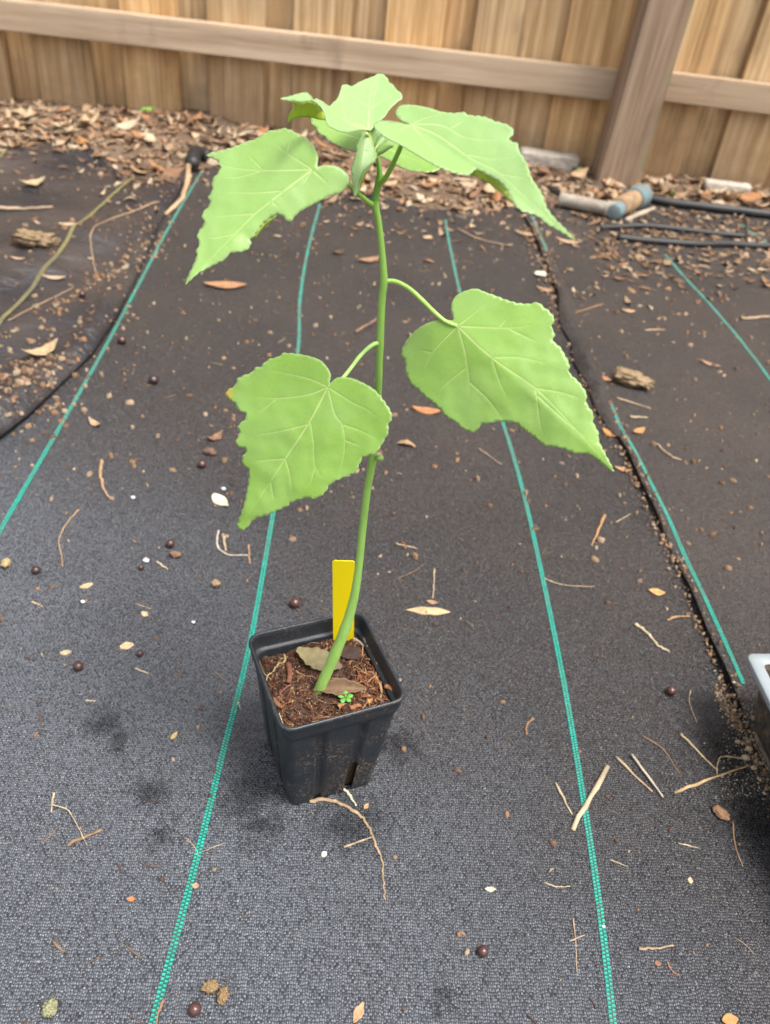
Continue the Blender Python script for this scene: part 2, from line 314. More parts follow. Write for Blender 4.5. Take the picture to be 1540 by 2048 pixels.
def grid_sheet(name, xs_of_y, ys, zf, mat, label, cat):
    V = []; F = []; n = None
    for y in ys:
        xs = xs_of_y(y); n = len(xs)
        V += [(x, y, zf(x, y)) for x in xs]
    for i in range(len(ys)-1):
        for j in range(n-1): F.append((i*n+j, i*n+j+1, (i+1)*n+j+1, (i+1)*n+j))
    o = mk(name, V, F, mat); tag(o, label, cat)
    return o
V, F = box(-30, 30, -30, 30, -.5, -.012); g = mk('ground', [(x, y, z) for x, y, z in V], F, M_dirt, smooth=False); g['kind'] = 'structure'
ys = list(np.arange(-.35, 2.06, .012))
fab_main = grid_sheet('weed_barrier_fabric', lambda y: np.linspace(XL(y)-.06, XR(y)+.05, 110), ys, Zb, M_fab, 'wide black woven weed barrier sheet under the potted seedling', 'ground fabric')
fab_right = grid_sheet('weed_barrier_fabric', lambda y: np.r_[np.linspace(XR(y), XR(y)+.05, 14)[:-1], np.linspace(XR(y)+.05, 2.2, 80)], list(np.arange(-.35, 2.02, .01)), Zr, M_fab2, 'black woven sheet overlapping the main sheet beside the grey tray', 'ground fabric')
fab_left = grid_sheet('weed_barrier_fabric', lambda y: np.r_[np.linspace(-2.2, XL(y)-.45, 30)[:-1], np.linspace(XL(y)-.45, XL(y), 70)], list(np.arange(-.3, 2.02, .01)), Zl, M_plastic, 'shiny wrinkled black plastic sheet with a yellow line', 'ground fabric')
for o in (fab_right, fab_left):
    md = o.modifiers.new('thick', 'SOLIDIFY'); md.thickness = .0012; md.offset = -1

def stripe(pts, zf, col, parent, wpx=2, pitch=PITCHW, wid=.0052):
    P = np.array([G(*q)[:2] for q in pts]); P = crom(P, 24)
    seg = np.linalg.norm(np.diff(P, axis=0), axis=1); L = np.r_[0, np.cumsum(seg)]
    mb = MB(); n = int(L[-1]/pitch); hw = wid/2
    for i in range(n):
        for c in (0, 1):
            s = (i+.5*c+.25)*pitch; x = np.interp(s, L, P[:, 0]); y = np.interp(s, L, P[:, 1])
            x2 = np.interp(s+.004, L, P[:, 0]); y2 = np.interp(s+.004, L, P[:, 1]); t = np.array([x2-x, y2-y]); 
            if np.linalg.norm(t) < 1e-6: continue
            t /= np.linalg.norm(t); nn = np.array([t[1], -t[0]])
            ctr = np.array([x, y]) + nn*((c-.5)*hw + random.uniform(-.0001, .0001)); a = hw*.44; b = pitch*random.uniform(.30, .38)
            z = zf(ctr[0], ctr[1])+.0006
            V = []
            for (p_, q_, dz) in ((-a, -b, -.0004), (a, -b, -.0004), (a, b, -.0004), (-a, b, -.0004), (-a*.75, -b*.35, .0005), (a*.75, -b*.35, .0005), (a*.75, b*.35, .0005), (-a*.75, b*.35, .0005)):
                k = ctr+nn*p_+t*q_; V.append((k[0], k[1], z+dz))
            f = random.uniform(.8, 1.12)
            mb.add(V, [(0, 1, 5, 4), (1, 2, 6, 5), (2, 3, 7, 6), (3, 0, 4, 7), (4, 5, 6, 7)], np.array(col)*f)
    # the thin tape that shows between the tufts
    q = P[::3]; V = []; F = []
    for i in range(len(q)):
        t = q[min(i+1, len(q)-1)]-q[max(i-1, 0)]; t /= np.linalg.norm(t)+1e-9; nn = np.array([t[1], -t[0]])
        for s in (-1, 1):
            k = q[i]+nn*s*hw*.95; V.append((k[0], k[1], zf(k[0], k[1])+.00035))
    for i in range(len(q)-1): F.append((2*i, 2*i+1, 2*i+3, 2*i+2))
    mb.add(V, F, np.array(col)*.16)
    return mb.build('stripe', M_teal, parent, smooth=False)
TEAL = (.012, .34, .255)
stripe([(292, 2100), (305, 2048), (388, 1740), (440, 1530), (500, 1285), (545, 1030), (574, 850), (597, 690), (600, 600), (616, 500), (640, 408)], Zb, TEAL, fab_main)
stripe([(1230, 2110), (1225, 2048), (1198, 1820), (1165, 1600), (1125, 1360), (1080, 1130), (1046, 975), (1010, 850), (968, 735), (920, 585), (897, 480), (891, 440)], Zb, TEAL, fab_main)
stripe([(-150, 1325), (0, 1055), (140, 820), (215, 690), (280, 566), (340, 450), (410, 335)], Zb, TEAL, fab_main)
stripe([(1482, 1376), (1446, 1290), (1400, 1190), (1345, 1068), (1293, 963), (1240, 858), (1216, 808)], lambda x, y: Zr(x, y), TEAL, fab_right)
stripe([(1162, 668), (1143, 625), (1120, 560), (1090, 500), (1062, 435)], lambda x, y: Zr(x, y), TEAL, fab_right)
stripe([(1600, 850), (1540, 768), (1460, 660), (1390, 575), (1330, 508)], lambda x, y: Zr(x, y), TEAL, fab_right)
stripe([(1600, 530), (1540, 490), (1480, 450)], lambda x, y: Zr(x, y), TEAL, fab_right)
stripe([(-60, 760), (0, 668), (60, 590), (128, 520), (165, 462), (210, 415), (272, 362)], lambda x, y: Zl(x, y)+.001, (.30, .235, .05), fab_left, wid=.0068)
stripe([(-60, 380), (-20, 348), (14, 322)], lambda x, y: Zl(x, y)+.001, (.30, .235, .05), fab_left, wid=.0068)
# the rolled fold of fabric that covers the stripe for a stretch
fp = [G(*q)[:2] for q in [(1100, 505), (1128, 580), (1150, 650), (1170, 700), (1190, 755), (1216, 815), (1240, 880)]]
FP = crom(fp, 8); V = []; F = []
for i, q in enumerate(FP):
    t = FP[min(i+1, len(FP)-1)]-FP[max(i-1, 0)]; t /= np.linalg.norm(t); nn = np.array([t[1], -t[0]]); e = math.sin(math.pi*i/(len(FP)-1))**.5
    for j in range(9):
        a = (j/8-.5)*2; k = q+nn*(a*.017*e+.006+.003*math.sin(i*.5)); V.append((k[0], k[1], Zr(k[0], k[1])+.0003+.009*e*(1-a*a)*(.8+.2*math.sin(i*.9))))
for i in range(len(FP)-1):
    for j in range(8): F.append((i*9+j, i*9+j+1, i*9+j+10, i*9+j+9))
mk('fold', V, F, M_fab2, fab_right)

# ------------------------------------------------------------------ fence
FY = 2.255
fence = empty('wooden_fence', (0, FY, 0)); tag(fence, 'weathered brown board fence with a low rail and square post', 'fence')
def board_mesh(wd, th, ht):
    bm = bmesh.new(); bmesh.ops.create_cube(bm, size=1)
    bmesh.ops.scale(bm, vec=(wd, th, ht), verts=bm.verts); bmesh.ops.translate(bm, vec=(0, 0, ht/2), verts=bm.verts)
    bmesh.ops.bevel(bm, geom=list(bm.edges), offset=.0025, segments=2, affect='EDGES')
    me = bpy.data.meshes.new('board'); bm.to_mesh(me); bm.free(); return me
front = board_mesh(.140, .016, 1.78); back = board_mesh(.140, .016, 1.78); front.materials.append(M_board); back.materials.append(M_board)
PIT = .2155
for i in range(-15, 16):
    x = -.713 + i*PIT
    for me, dx, dy in ((front, 0, .008), (back, PIT/2, .0290)):
        o = bpy.data.objects.new('board', me); link(o, fence)
        o.location = (x+dx+random.uniform(-.006, .006), dy+random.uniform(-.002, .002), -.008+random.uniform(0, .008)); o.rotation_euler = (random.uniform(-.004, .004), random.uniform(-.006, .006), random.uniform(-.02, .02))
def beam(name, x0, x1, y0, y1, z0, z1, mat, parent, bev=.003):
    bm = bmesh.new(); bmesh.ops.create_cube(bm, size=1); bmesh.ops.scale(bm, vec=(x1-x0, y1-y0, z1-z0), verts=bm.verts)
    bmesh.ops.bevel(bm, geom=list(bm.edges), offset=bev, segments=2, affect='EDGES')
    me = bpy.data.meshes.new(name); bm.to_mesh(me); bm.free(); me.materials.append(mat)
    o = bpy.data.objects.new(name, me); link(o, parent); o.location = ((x0+x1)/2, (y0+y1)/2-FY, (z0+z1)/2); return o
b = beam('rail', -4.0, .425, 2.210, 2.2525, .163, .229, M_rail, fence); b.rotation_euler = (0, -.002, 0); b.location.z += .002
b = beam('rail', .50, 2.9, 2.214, 2.2525, .176, .238, M_rail, fence); b.rotation_euler = (0, .006, 0)
for z in (.95, 1.62):
    beam('rail', -4.0, .425, 2.210, 2.2525, z, z+.066, M_rail, fence); beam('rail', .50, 2.9, 2.214, 2.2525, z, z+.066, M_rail, fence)
pst = beam('post', .408, .512, 2.115, 2.209, -.01, 1.75, M_post, fence, .006); pst.rotation_euler = (0, .035, 0); pst.location.x += .036
nail = []
# ------------------------------------------------------------------ concrete block at the fence foot
def rough_block(name, sx, sy, sz, loc, rz, mat, amp=.004, n=8):
    bm = bmesh.new(); bmesh.ops.create_cube(bm, size=1); bmesh.ops.subdivide_edges(bm, edges=list(bm.edges), cuts=n, use_grid_fill=True)
    for v in bm.verts:
        v.co = Vector((v.co.x*sx, v.co.y*sy, v.co.z*sz)); q = noise.noise_vector(v.co*30+Vector(loc)*9); v.co += q*amp
    me = bpy.data.meshes.new(name); bm.to_mesh(me); bm.free(); me.materials.append(mat); me.polygons.foreach_set('use_smooth', [True]*len(me.polygons))
    o = bpy.data.objects.new(name, me); link(o); o.location = loc; o.rotation_euler = (0, 0, rz); return o
p = G(1102, 352, .012); tag(rough_block('concrete_block', .15, .05, .05, (p[0], 2.215, .014), .02, M_conc), 'pale weathered concrete block lying at the fence foot beside the post', 'block')
p = G(1440, 370, .01); tag(rough_block('concrete_block', .11, .035, .03, (p[0], 2.17, .014), -.05, M_conc), 'small whitish stone slab half buried right of the fence post', 'block')

# ------------------------------------------------------------------ leaf litter along the fence
LB = np.array([G(*q)[:2] for q in [(-200, 295), (0, 312), (100, 300), (175, 312), (225, 350), (330, 385), (372, 350), (400, 318), (450, 335), (640, 388), (760, 402), (850, 425), (960, 425), (1050, 412), (1130, 420), (1200, 432), (1290, 398), (1420, 410), (1540, 432), (1700, 450)]])
LB = LB[np.argsort(LB[:, 0])]
litY = lambda x: float(np.interp(x, LB[:, 0], LB[:, 1]))
def Zlit(x, y):
    e = y-litY(x); return max(Zg(x, min(y, 2.01)), -.01) + .007*sstep(-.02, .12, e)*(1+.8*fbm(x, y, 8)) if e > -.05 else Zg(x, y)
def leaf_strip(L, W, bend, twist, fold, n=4):       # a dry leaf: pointed both ends, curled
    V = []; F = []
    for i in range(n+1):
        t = i/n; s = (t-.5)*L; w_ = W*max(math.sin(math.pi*min(max(t, .03), .97)), .1)*.5
        zc = bend*(4*(t-.5)**2)*L*.3
        a = twist*(t-.5)
        for k in (-1, 0, 1):
            q = k*w_; V.append((s, q*math.cos(a), zc+q*math.sin(a)+fold*abs(k)*w_))
    for i in range(n):
        for k in (0, 1): F.append((i*3+k, i*3+k+1, i*3+k+4, i*3+k+3))
    return np.array(V), F
def rotm(rx, ry, rz): return np.array((Matrix.Rotation(rz, 3, 'Z') @ Matrix.Rotation(ry, 3, 'Y') @ Matrix.Rotation(rx, 3, 'X')))
lit = MB()
gx = np.linspace(-1.7, 1.9, 180)
nrow = 16; V = []; F = []
for x in gx:
    y0 = litY(x)
    for j in range(nrow):
        y = y0-.03+(2.30-y0+.03)*j/(nrow-1); e = y-y0
        V.append((x, y, Zlit(x, y)-.002 if j else -.02))
for i in range(len(gx)-1):
    for j in range(nrow-1): F.append((i*nrow+j, (i+1)*nrow+j, (i+1)*nrow+j+1, i*nrow+j+1))
lit.add(V, F, np.array([np.array((.20, .135, .088))*(.75+.6*noise.noise(Vector((v[0]*14, v[1]*14, 2)))) for v in V]))
def scat_leaf(mb, x, y, z, s, cols=DRY, tilt=.35):
    V, F = leaf_strip(s, s*random.uniform(.18, .5), random.uniform(-.5, 1.2), random.uniform(-1, 1), random.uniform(-.2, .7))
    V = V @ rotm(random.gauss(0, tilt), random.gauss(0, tilt*.6), random.uniform(0, 6.28)).T
    V[:, 2] -= V[:, 2].min()*random.uniform(.5, 1.0)
    mb.add(V+np.array((x, y, z)), F, np.array(random.choice(cols))*random.uniform(.8, 1.4))
for i in range(7200):
    x = random.uniform(-1.5, 1.7); y0 = litY(x); y = y0 + (2.25-y0)*random.random()**1.0 - abs(random.gauss(0, .03))
    if y > 2.25: continue
    scat_leaf(lit, x, y, Zlit(x, y)-.002, random.choice((.010, .014, .018, .024, .032, .046)), tilt=.22)
tag(lit.build('leaf_litter', M_deb), 'dense bed of small dry brown leaf litter along the fence foot', 'leaf litter', kind='stuff')
# the larger leaves lying on it, each on its own
protos = {}
KIND = {'tan': [(.36, .24, .135), (.40, .28, .165)], 'rusty brown': [(.29, .135, .055), (.34, .165, .07)], 'dark brown': [(.15, .08, .045), (.19, .105, .055)], 'pale straw coloured': [(.42, .33, .21), (.47, .37, .25)]}
for kc, cs in KIND.items():
    mt = drymat('dry leaf '+kc, [(0, cs[0]), (1, cs[1])])
    for form, wl in (('broad', .52), ('narrow', .24)):
        for k in range(2):
            V, F = leaf_strip(1.0, wl*random.uniform(.9, 1.1), random.uniform(0, .9), random.uniform(-.9, .9), random.uniform(.1, .6), 6)
            V[:, 2] -= V[:, 2].min()
            me = bpy.data.meshes.new('dry_leaf'); me.from_pydata([tuple(v) for v in V], [], F); me.materials.append(mt); me.polygons.foreach_set('use_smooth', [True]*len(me.polygons)); protos[kc, form, k] = me
for i in range(160):
    x = random.uniform(-1.15, 1.0); y0 = litY(x); y = y0+(2.2-y0)*random.random(); kc = random.choice(list(KIND)); form = random.choice(('broad', 'narrow')); sc_ = random.uniform(.035, .07)
    o = bpy.data.objects.new('dry_leaf', protos[kc, form, random.randrange(2)]); link(o); o.scale = (sc_, sc_, sc_)
    o.location = (x, y, Zlit(x, y)+random.uniform(.0, .010)); o.rotation_euler = (random.gauss(0, .3), random.gauss(0, .18), random.uniform(0, 6.28))
    md = o.modifiers.new('t', 'SOLIDIFY'); md.thickness = .012
    tag(o, f'{form} {kc} dry leaf lying on the litter along the fence', 'leaf', f'{form} {kc} leaves on the litter')

# ------------------------------------------------------------------ small debris on the fabric
cr = MB()
def chip(mb, x, y, s, col, z=None, asp=.6):
    n = random.choice((4, 5, 6)); a0 = random.uniform(0, 6.28); h = s*random.uniform(.12, .35)
    P = [(s*.5*math.cos(a0+6.283*i/n)*random.uniform(.7, 1.1), s*.5*asp*math.sin(a0+6.283*i/n)*random.uniform(.7, 1.1)) for i in range(n)]
    rz = random.uniform(0, 6.28); c_, s_ = math.cos(rz), math.sin(rz); z = Zg(x, y) if z is None else z
    V = [(x+p*c_-q*s_, y+p*s_+q*c_, z+.0002) for p, q in P]+[(x+(p*c_-q*s_)*.8, y+(p*s_+q*c_)*.8, z+h+.0004+random.uniform(0, h*.6)) for p, q in P]
    mb.add(V, [tuple(range(n, 2*n))]+[(i, (i+1) % n, (i+1) % n+n, i+n) for i in range(n)], np.array(col)*random.uniform(.8, 1.15))
def needle(mb, x, y, L, wd, col, z=None):
    a = random.uniform(0, 6.28); cv = random.uniform(-.4, .4); P = []
    for i in range(4):
        t = i/3-.5; q = np.array((x+math.cos(a+cv*t)*L*t, y+math.sin(a+cv*t)*L*t)); P.append((q[0], q[1], (Zg(*q) if z is None else z)+wd*.6))
    V, F = tube(P, wd/2, 4); mb.add(V, F, np.array(col)*random.uniform(.8, 1.2))
CRUMB = DRY + [(.38, .29, .20), (.10, .06, .045), (.13, .07, .045), (.12, .065, .04)]
for i in range(2300):
    u = random.random(); Y = .15+1.75*u; x = random.uniform(-1.0, .95)*(.35+.65*u)
    dens = sstep(.1, 1.6, Y)*.65+.35
    if random.random() > dens: continue
    s = abs(random.gauss(.0022, .0016))+.0010; s = min(s*(1+.5*u), .011)
    if random.random() < .14: needle(cr, x, Y, random.uniform(.006, .02), random.uniform(.0006, .0011), random.choice(CRUMB))
    else: chip(cr, x, Y, s, random.choice(CRUMB), asp=random.uniform(.4, .9))
for i in range(950):           # dull flakes further back
    Y = random.uniform(.65, 1.85); x = random.uniform(-1.0, 1.0)*(.3+.42*Y)
    chip(cr, x, Y, random.choice((.003, .004, .006, .008, .011)), np.array(random.choice(DRY))*.9, asp=random.uniform(.3, .8))
for i in range(900):            # crumbs caught along the edge of the overlap and in the hollows of the left sheet
    t = random.random(); Y = .2+1.55*t; x = XR(Y)+random.gauss(-.003, .004+.010*sstep(.7, 1.4, Y))
    chip(cr, x, Y, random.uniform(.002, .0055+.004*t), random.choice(DRY), z=max(Zg(x, Y), Zb(x, Y))+random.uniform(0, .003))
for i in range(140):
    t = random.random(); Y = .75+1.1*t; x = XL(Y)+random.gauss(-.02, .035)
    chip(cr, x, Y, random.uniform(.003, .010), random.choice(DRY))
for i in range(190):
    q = G(random.gauss(60, 60), random.gauss(770, 50)); chip(cr, q[0], q[1], random.uniform(.004, .013), random.choice(DRY))
for i in range(110):
    q = G(random.uniform(30, 330), 0); t = random.random(); q = G(170+160*(t-.3)*1.6+random.gauss(0, 12), 640-170*t+random.gauss(0, 14)); chip(cr, q[0], q[1], random.uniform(.004, .012), random.choice(DRY))
for i in range(430):            # scattered leaf bits below the litter edge
    x = random.uniform(-1.1, 1.1); e = abs(random.gauss(0, .16)); y = litY(x)-e
    if y < 1.0: continue
    scat_leaf(cr, x, y, Zg(x, y)+.0005, random.uniform(.010, .03), tilt=.12)
for i in range(650):            # the littered patch round the hoses
    q = G(random.uniform(1180, 1640), random.gauss(490, 50)); scat_leaf(cr, q[0], q[1], Zg(q[0], q[1])+.0005, random.uniform(.010, .03), tilt=.15)
tag(cr.build('debris_crumbs', M_crumb), 'countless brown crumbs and plant specks scattered over the fabric', 'debris', kind='stuff')

# sand and grit beside the tray
sand = MB()
for i in range(950):
    t = random.random(); cx = 1430+150*t; cy = 1375+250*t; sp = 5+15*t
    q = G(cx+random.gauss(0, sp)*.8, cy+random.gauss(0, sp)); x, y = q[0], q[1]
    chip(sand, x, y, random.choice((.0008, .001, .0013, .0017, .0024, .0032)), random.choice([(.36, .24, .13), (.30, .19, .10), (.45, .33, .2), (.22, .14, .08), (.5, .42, .3)]), asp=.85, z=max(Zr(x, y), Zb(x, y)) if x > XR(y)-.004 else None)
for i in range(900):
    q = G(random.uniform(1440, 1640), random.uniform(1385, 1600)); chip(sand, q[0], q[1], random.uniform(.0006, .0018), random.choice([(.36, .28, .2), (.25, .2, .15), (.5, .45, .38)]), asp=.9)
tag(sand.build('sandy_grit', M_crumb), 'tan sandy grit gathered along the overlap by the tray', 'grit', kind='stuff')

# ------------------------------------------------------------------ named debris
def twig(pts, wpx, col, label, name='twig', cat='twig', group=None, lift=.0, taper=.55, k=7, zf=None):
    zf = zf or Zg; P2 = crom([G(*q)[:2] for q in pts], 5) if len(pts) > 2 else np.array([np.array(G(*pts[0])[:2])*(1-t)+np.array(G(*pts[1])[:2])*t for t in np.linspace(0, 1, 7)])
    s = mpp((*P2[len(P2)//2], 0)); n = len(P2)
    rad = np.array([wpx*s*.5*(1-(1-taper)*i/(n-1))*random.uniform(.76, 1.18) for i in range(n)])
    P2 = P2+np.array([[random.gauss(0, 1), random.gauss(0, 1)] for _ in range(n)])*wpx*s*.12
    P = [(q[0], q[1], zf(*q)+rad[i]*.8+lift) for i, q in enumerate(P2)]
    V, F = tube(P, rad, k, flat=.85)
    mb = MB(); cc = np.array([np.array(col)*random.uniform(.75, 1.2) for _ in range(n)]); mb.add(V, F, np.repeat(cc, k, axis=0))
    o = mb.build(name, M_deb, origin=P[0]); return tag(o, label, cat, group)
TAN = (.40, .29, .18); BRN = (.25, .145, .08); STRAW = (.47, .37, .24); DK = (.13, .08, .05)
twig([(1210, 1030), (1183, 1090)], 7, (.36, .20, .09), 'straight reddish brown twig between two teal stripes, right of the pod')
twig([(1270, 1248), (1293, 1266), (1316, 1291), (1340, 1304)], 8, STRAW, 'bent tan twig beside the fabric overlap')
twig([(1334, 1240), (1355, 1233), (1380, 1232)], 6, (.38, .22, .11), 'short brown twig touching the debris line of the overlap')
twig([(1213, 1540), (1144, 1662)], 11, STRAW, 'thick straw stalk lying across the teal stripe', taper=.85)
twig([(1109, 1568), (1143, 1632)], 6, STRAW, 'thin pale straw just left of the thick stalk on the stripe')
twig([(1229, 1518), (1303, 1589)], 6, TAN, 'brown straw crossing under a pale straw near the stripe')
twig([(1260, 1514), (1322, 1600)], 6, (.52, .45, .34), 'pale straw crossing over a brown straw near the stripe', lift=.0016)
twig([(1348, 1590), (1425, 1558), (1500, 1531)], 7, (.45, .31, .16), 'long tan twig reaching into the sandy grit')
twig([(1360, 1470), (1395, 1505), (1432, 1542)], 6, TAN, 'brown twig ending at the sandy grit')
twig([(1490, 1518), (1446, 1514), (1434, 1530), (1433, 1550)], 4, TAN, 'hooked thin rootlet at the edge of the grit')
twig([(1284, 1474), (1326, 1502), (1348, 1536), (1363, 1555)], 3.5, BRN, 'thin dark wiry stem beside the two crossed straws')
twig([(1088, 1157), (1112, 1166), (1140, 1171), (1189, 1172)], 3.5, TAN, 'fine wavy rootlet touching the teal stripe')
twig([(1381, 1380), (1379, 1406), (1394, 1446)], 2.5, TAN, 'fine pale thread of root near the reddish berry')
twig([(1064, 1440), (1053, 1454), (1052, 1473)], 7, BRN, 'short crooked brown twig left of the stripe')
twig([(1232, 1043), (1262, 1027)], 3, TAN, 'thin sliver of straw near the reddish twig')
twig([(791, 1085), (834, 1096)], 5, TAN, 'small straw sliver on the fabric right of the stem')
twig([(869, 1138), (868, 1165), (866, 1196)], 4.5, TAN, 'upright thin stalk lying above the tan seed pod')
twig([(795, 1155), (830, 1140), (848, 1127)], 2.0, BRN, 'hair thin stem left of the pod stalk')
twig([(617, 1606), (649, 1602), (682, 1611), (716, 1631), (736, 1655), (750, 1688), (763, 1722), (766, 1760), (768, 1800)], 9, (.36, .25, .15), 'long curved brown twig arching out from under the pot front', taper=.35)
twig([(688, 1697), (744, 1676)], 5, TAN, 'short straight twig leaning on the curved twig')
twig([(686, 1578), (700, 1594), (712, 1613)], 7, (.50, .47, .33), 'pale greenish rootlet poking from under the pot')
twig([(134, 1687), (168, 1673), (204, 1658)], 8, (.24, .15, .085), 'stout brown stick with a pale straw across it', taper=.8)
twig([(101, 1607), (128, 1615), (140, 1625), (157, 1655), (173, 1689)], 3, STRAW, 'thin bent grass straw crossing the stout brown stick', lift=.0018)
twig([(107, 1582), (101, 1620)], 6, STRAW, 'short dry grass node by the bent straw')
twig([(104, 1880), (127, 1902)], 8, (.19, .13, .08), 'short dark twig alone on the near left fabric')
twig([(326, 2000), (318, 2026), (309, 2060)], 8, (.24, .13, .08), 'reddish brown stick on the teal stripe near the black berry')
twig([(1276, 1902), (1310, 1900), (1345, 1895)], 7, (.36, .25, .16), 'flat brown stick lying alone in the near right corner')
twig([(1464, 1645), (1468, 1692), (1484, 1737)], 4, (.30, .18, .10), 'thin reddish stem below the grit')
twig([(1354, 1691), (1394, 1699)], 3.5, STRAW, 'pale straw bit below the long tan twig')
twig([(1088, 1767), (1111, 1775), (1139, 1775)], 3.5, STRAW, 'curved pale straw left of the stripe near a grass knot')
twig([(1145, 1838), (1150, 1884), (1153, 1945)], 3, TAN, 'upright grass straw of the small tangled knot')
twig([(1136, 1886), (1168, 1873)], 4.5, TAN, 'cross piece of the small tangled grass knot', lift=.001)
twig([(1218, 1722), (1254, 1737)], 2.5, STRAW, 'hair thin straw right of the stripe')
twig([(1332, 1927), (1340, 1943), (1360, 1958)], 5, (.24, .12, .07), 'tiny dark red stem with a white speck')
twig([(204, 923), (202, 950), (207, 978), (222, 999)], 8, (.36, .23, .13), 'curved brown twig in front of the left stripe')
twig([(158, 1017), (136, 1040), (117, 1077), (122, 1110), (124, 1130)], 4.5, (.34, .23, .14), 'long thin bowed twig near the left stripe')
twig([(437, 1060), (434, 1090), (452, 1106), (470, 1109), (498, 1108)], 5, (.46, .38, .30), 'hooked pale root below the lower leaf tip')
twig([(446, 1068), (451, 1100)], 7, (.40, .29, .18), 'short tan stick inside the hooked root')
twig([(497, 1088), (500, 1126)], 6, (.33, .19, .11), 'small reddish stick at the end of the hooked root')
twig([(270, 1336), (299, 1346)], 5, STRAW, 'tiny straw chip near a dark red berry')
twig([(270, 1205), (302, 1216)], 3, TAN, 'tiny thin straw above the tan chip')
twig([(314, 1123), (336, 1138)], 5, STRAW, 'pale straw splinter beside a white perlite grain')
twig([(63, 1199), (84, 1208)], 5, TAN, 'small tan splinter below a dark red berry')
twig([(172, 1398), (191, 1398)], 5, STRAW, 'short straw bit alone on the left fabric')
twig([(476, 1405), (482, 1422)], 4, TAN, 'tiny straw just left of the pot')
twig([(372, 1676), (395, 1704), (392, 1730)], 2.5, TAN, 'fine forked rootlet crossing the teal stripe')
twig([(396, 1708), (448, 1688)], 2, STRAW, 'hair thin straw across the teal stripe')
twig([(-20, 429), (50, 427), (105, 423)], 9, (.40, .29, .19), 'straight pale stick on the shiny left sheet')
twig([(320, 420), (270, 440), (215, 462), (188, 490), (185, 520), (196, 562)], 5, (.32, .22, .14), 'looped brown root on the shiny left sheet')
twig([(20, 660), (70, 630), (120, 600), (150, 585)], 4.5, (.33, .22, .14), 'long thin twig under the yellow line')
twig([(378, 335), (368, 390), (335, 432)], 15, (.46, .31, .18), 'broad pale bark strip along the left overlap', taper=.5)
twig([(712, 664), (735, 650), (754, 636)], 9, (.20, .12, .08), 'brown leaf stalk behind the stem')
twig([(959, 894), (1003, 925)], 5, (.33, .24, .17), 'tan twig beneath the right lower leaf')
twig([(1250, 447), (1306, 421)], 11, (.47, .38, .28), 'pale wood splinter beside the pipe fitting', taper=.8)
twig([(915, 460), (960, 480), (1010, 490)], 6, (.30, .2, .13), 'crooked brown twig on the far fabric')
twig([(1230, 800), (1300, 822)], 5, TAN, 'straw below the tan lump')
twig([(1286, 667), (1327, 665)], 5, TAN, 'short tan straw on the far right sheet')
twig([(1258, 840), (1292, 840)], 6, STRAW, 'short pale chip of straw right of the stripe')
twig([(1310, 895), (1340, 920), (1360, 925)], 6, (.42, .3, .18), 'split tan sliver on the right sheet')
twig([(1480, 640), (1540, 635)], 9, TAN, 'tan stick at the far right of the sheet')
twig([(1205, 612), (1100, 640)], 4, BRN, 'thin brown twig on the overlap above the leaf')

# pods, chips, leaves that stand out
def dleaf_at(px, py, Lpx, Wpx, rot, col, label, name='dry_leaf', cat='leaf', bend=.5, fold=.3, th=.0007, n=8, twist=.2, lift=0, zf=None, outline=None):
    p = G(px, py); s = mpp(p); V, F = leaf_strip(Lpx*s, Wpx*s, bend, twist, fold, n); V[:, 2] -= V[:, 2].min()
    if outline: 
        for i in range(n+1):
            for k in (0, 2): V[i*3+k, 1] *= outline[i % len(outline)]
    V = V @ rotm(0, 0, rot).T; z = (zf or Zg)(p[0], p[1])+.0003+lift
    mb = MB(); mb.add(V, F, np.array([np.array(col)*random.uniform(.8, 1.2) for _ in V])); o = mb.build(name, M_deb); o.location = (p[0], p[1], z)
    md = o.modifiers.new('sub', 'SUBSURF'); md.levels = 2; md.render_levels = 2
    md = o.modifiers.new('t', 'SOLIDIFY'); md.thickness = th; md.offset = 1; return tag(o, label, cat)
dleaf_at(857, 1221, 90, 24, .09, (.52, .37, .20), 'smooth tan seed pod lying on the fabric right of the pot', 'seed_pod', 'pod', bend=-.22, fold=-.5, th=.0022, outline=[1, .9, 1.1, 1.15, .8, 1.0, 1.2, 1.0, .9])
dleaf_at(864, 1204, 22, 11, -.1, (.35, .22, .13), 'small square brown flake touching the tan seed pod', 'bark_flake', 'flake')
dleaf_at(852, 818, 54, 22, -.05, (.42, .19, .08), 'orange brown bark chip under the right lower leaf', 'bark_chip', 'chip', th=.003)
dleaf_at(812, 888, 42, 14, -.1, (.36, .23, .13), 'small curled brown flake right of the stem', 'bark_flake', 'flake', bend=-.6, outline=[1, .6, 1.4, .7, 1.2])
dleaf_at(450, 573, 84, 34, .2, (.38, .20, .10), 'large orange brown dry leaf behind the upper left leaf', bend=.3)
dleaf_at(1313, 1184, 32, 20, -.1, (.50, .29, .11), 'orange flake with a stalk beside the overlap', 'leaf_flake', 'flake')
dleaf_at(1217, 868, 34, 18, -.9, (.48, .22, .07), 'bright orange flake along the overlap edge', 'leaf_flake', 'flake')
dleaf_at(1276, 868, 34, 17, .7, (.44, .23, .09), 'orange brown chip right of the upper stripe', 'bark_chip', 'chip')
dleaf_at(1245, 940, 34, 13, -.2, (.44, .24, .12), 'brown chip near the tip of the right lower leaf', 'bark_chip', 'chip')
dleaf_at(1204, 762, 36, 16, -.6, (.42, .21, .11), 'reddish chip where the stripe dips under the fold', 'bark_chip', 'chip')
dleaf_at(1256, 626, 26, 14, 0, (.46, .28, .15), 'lone tan flake on the far right sheet', 'leaf_flake', 'flake')
dleaf_at(1418, 735, 42, 14, -.5, (.33, .2, .13), 'brown pod half hidden in dust on the right sheet', 'seed_pod', 'pod')
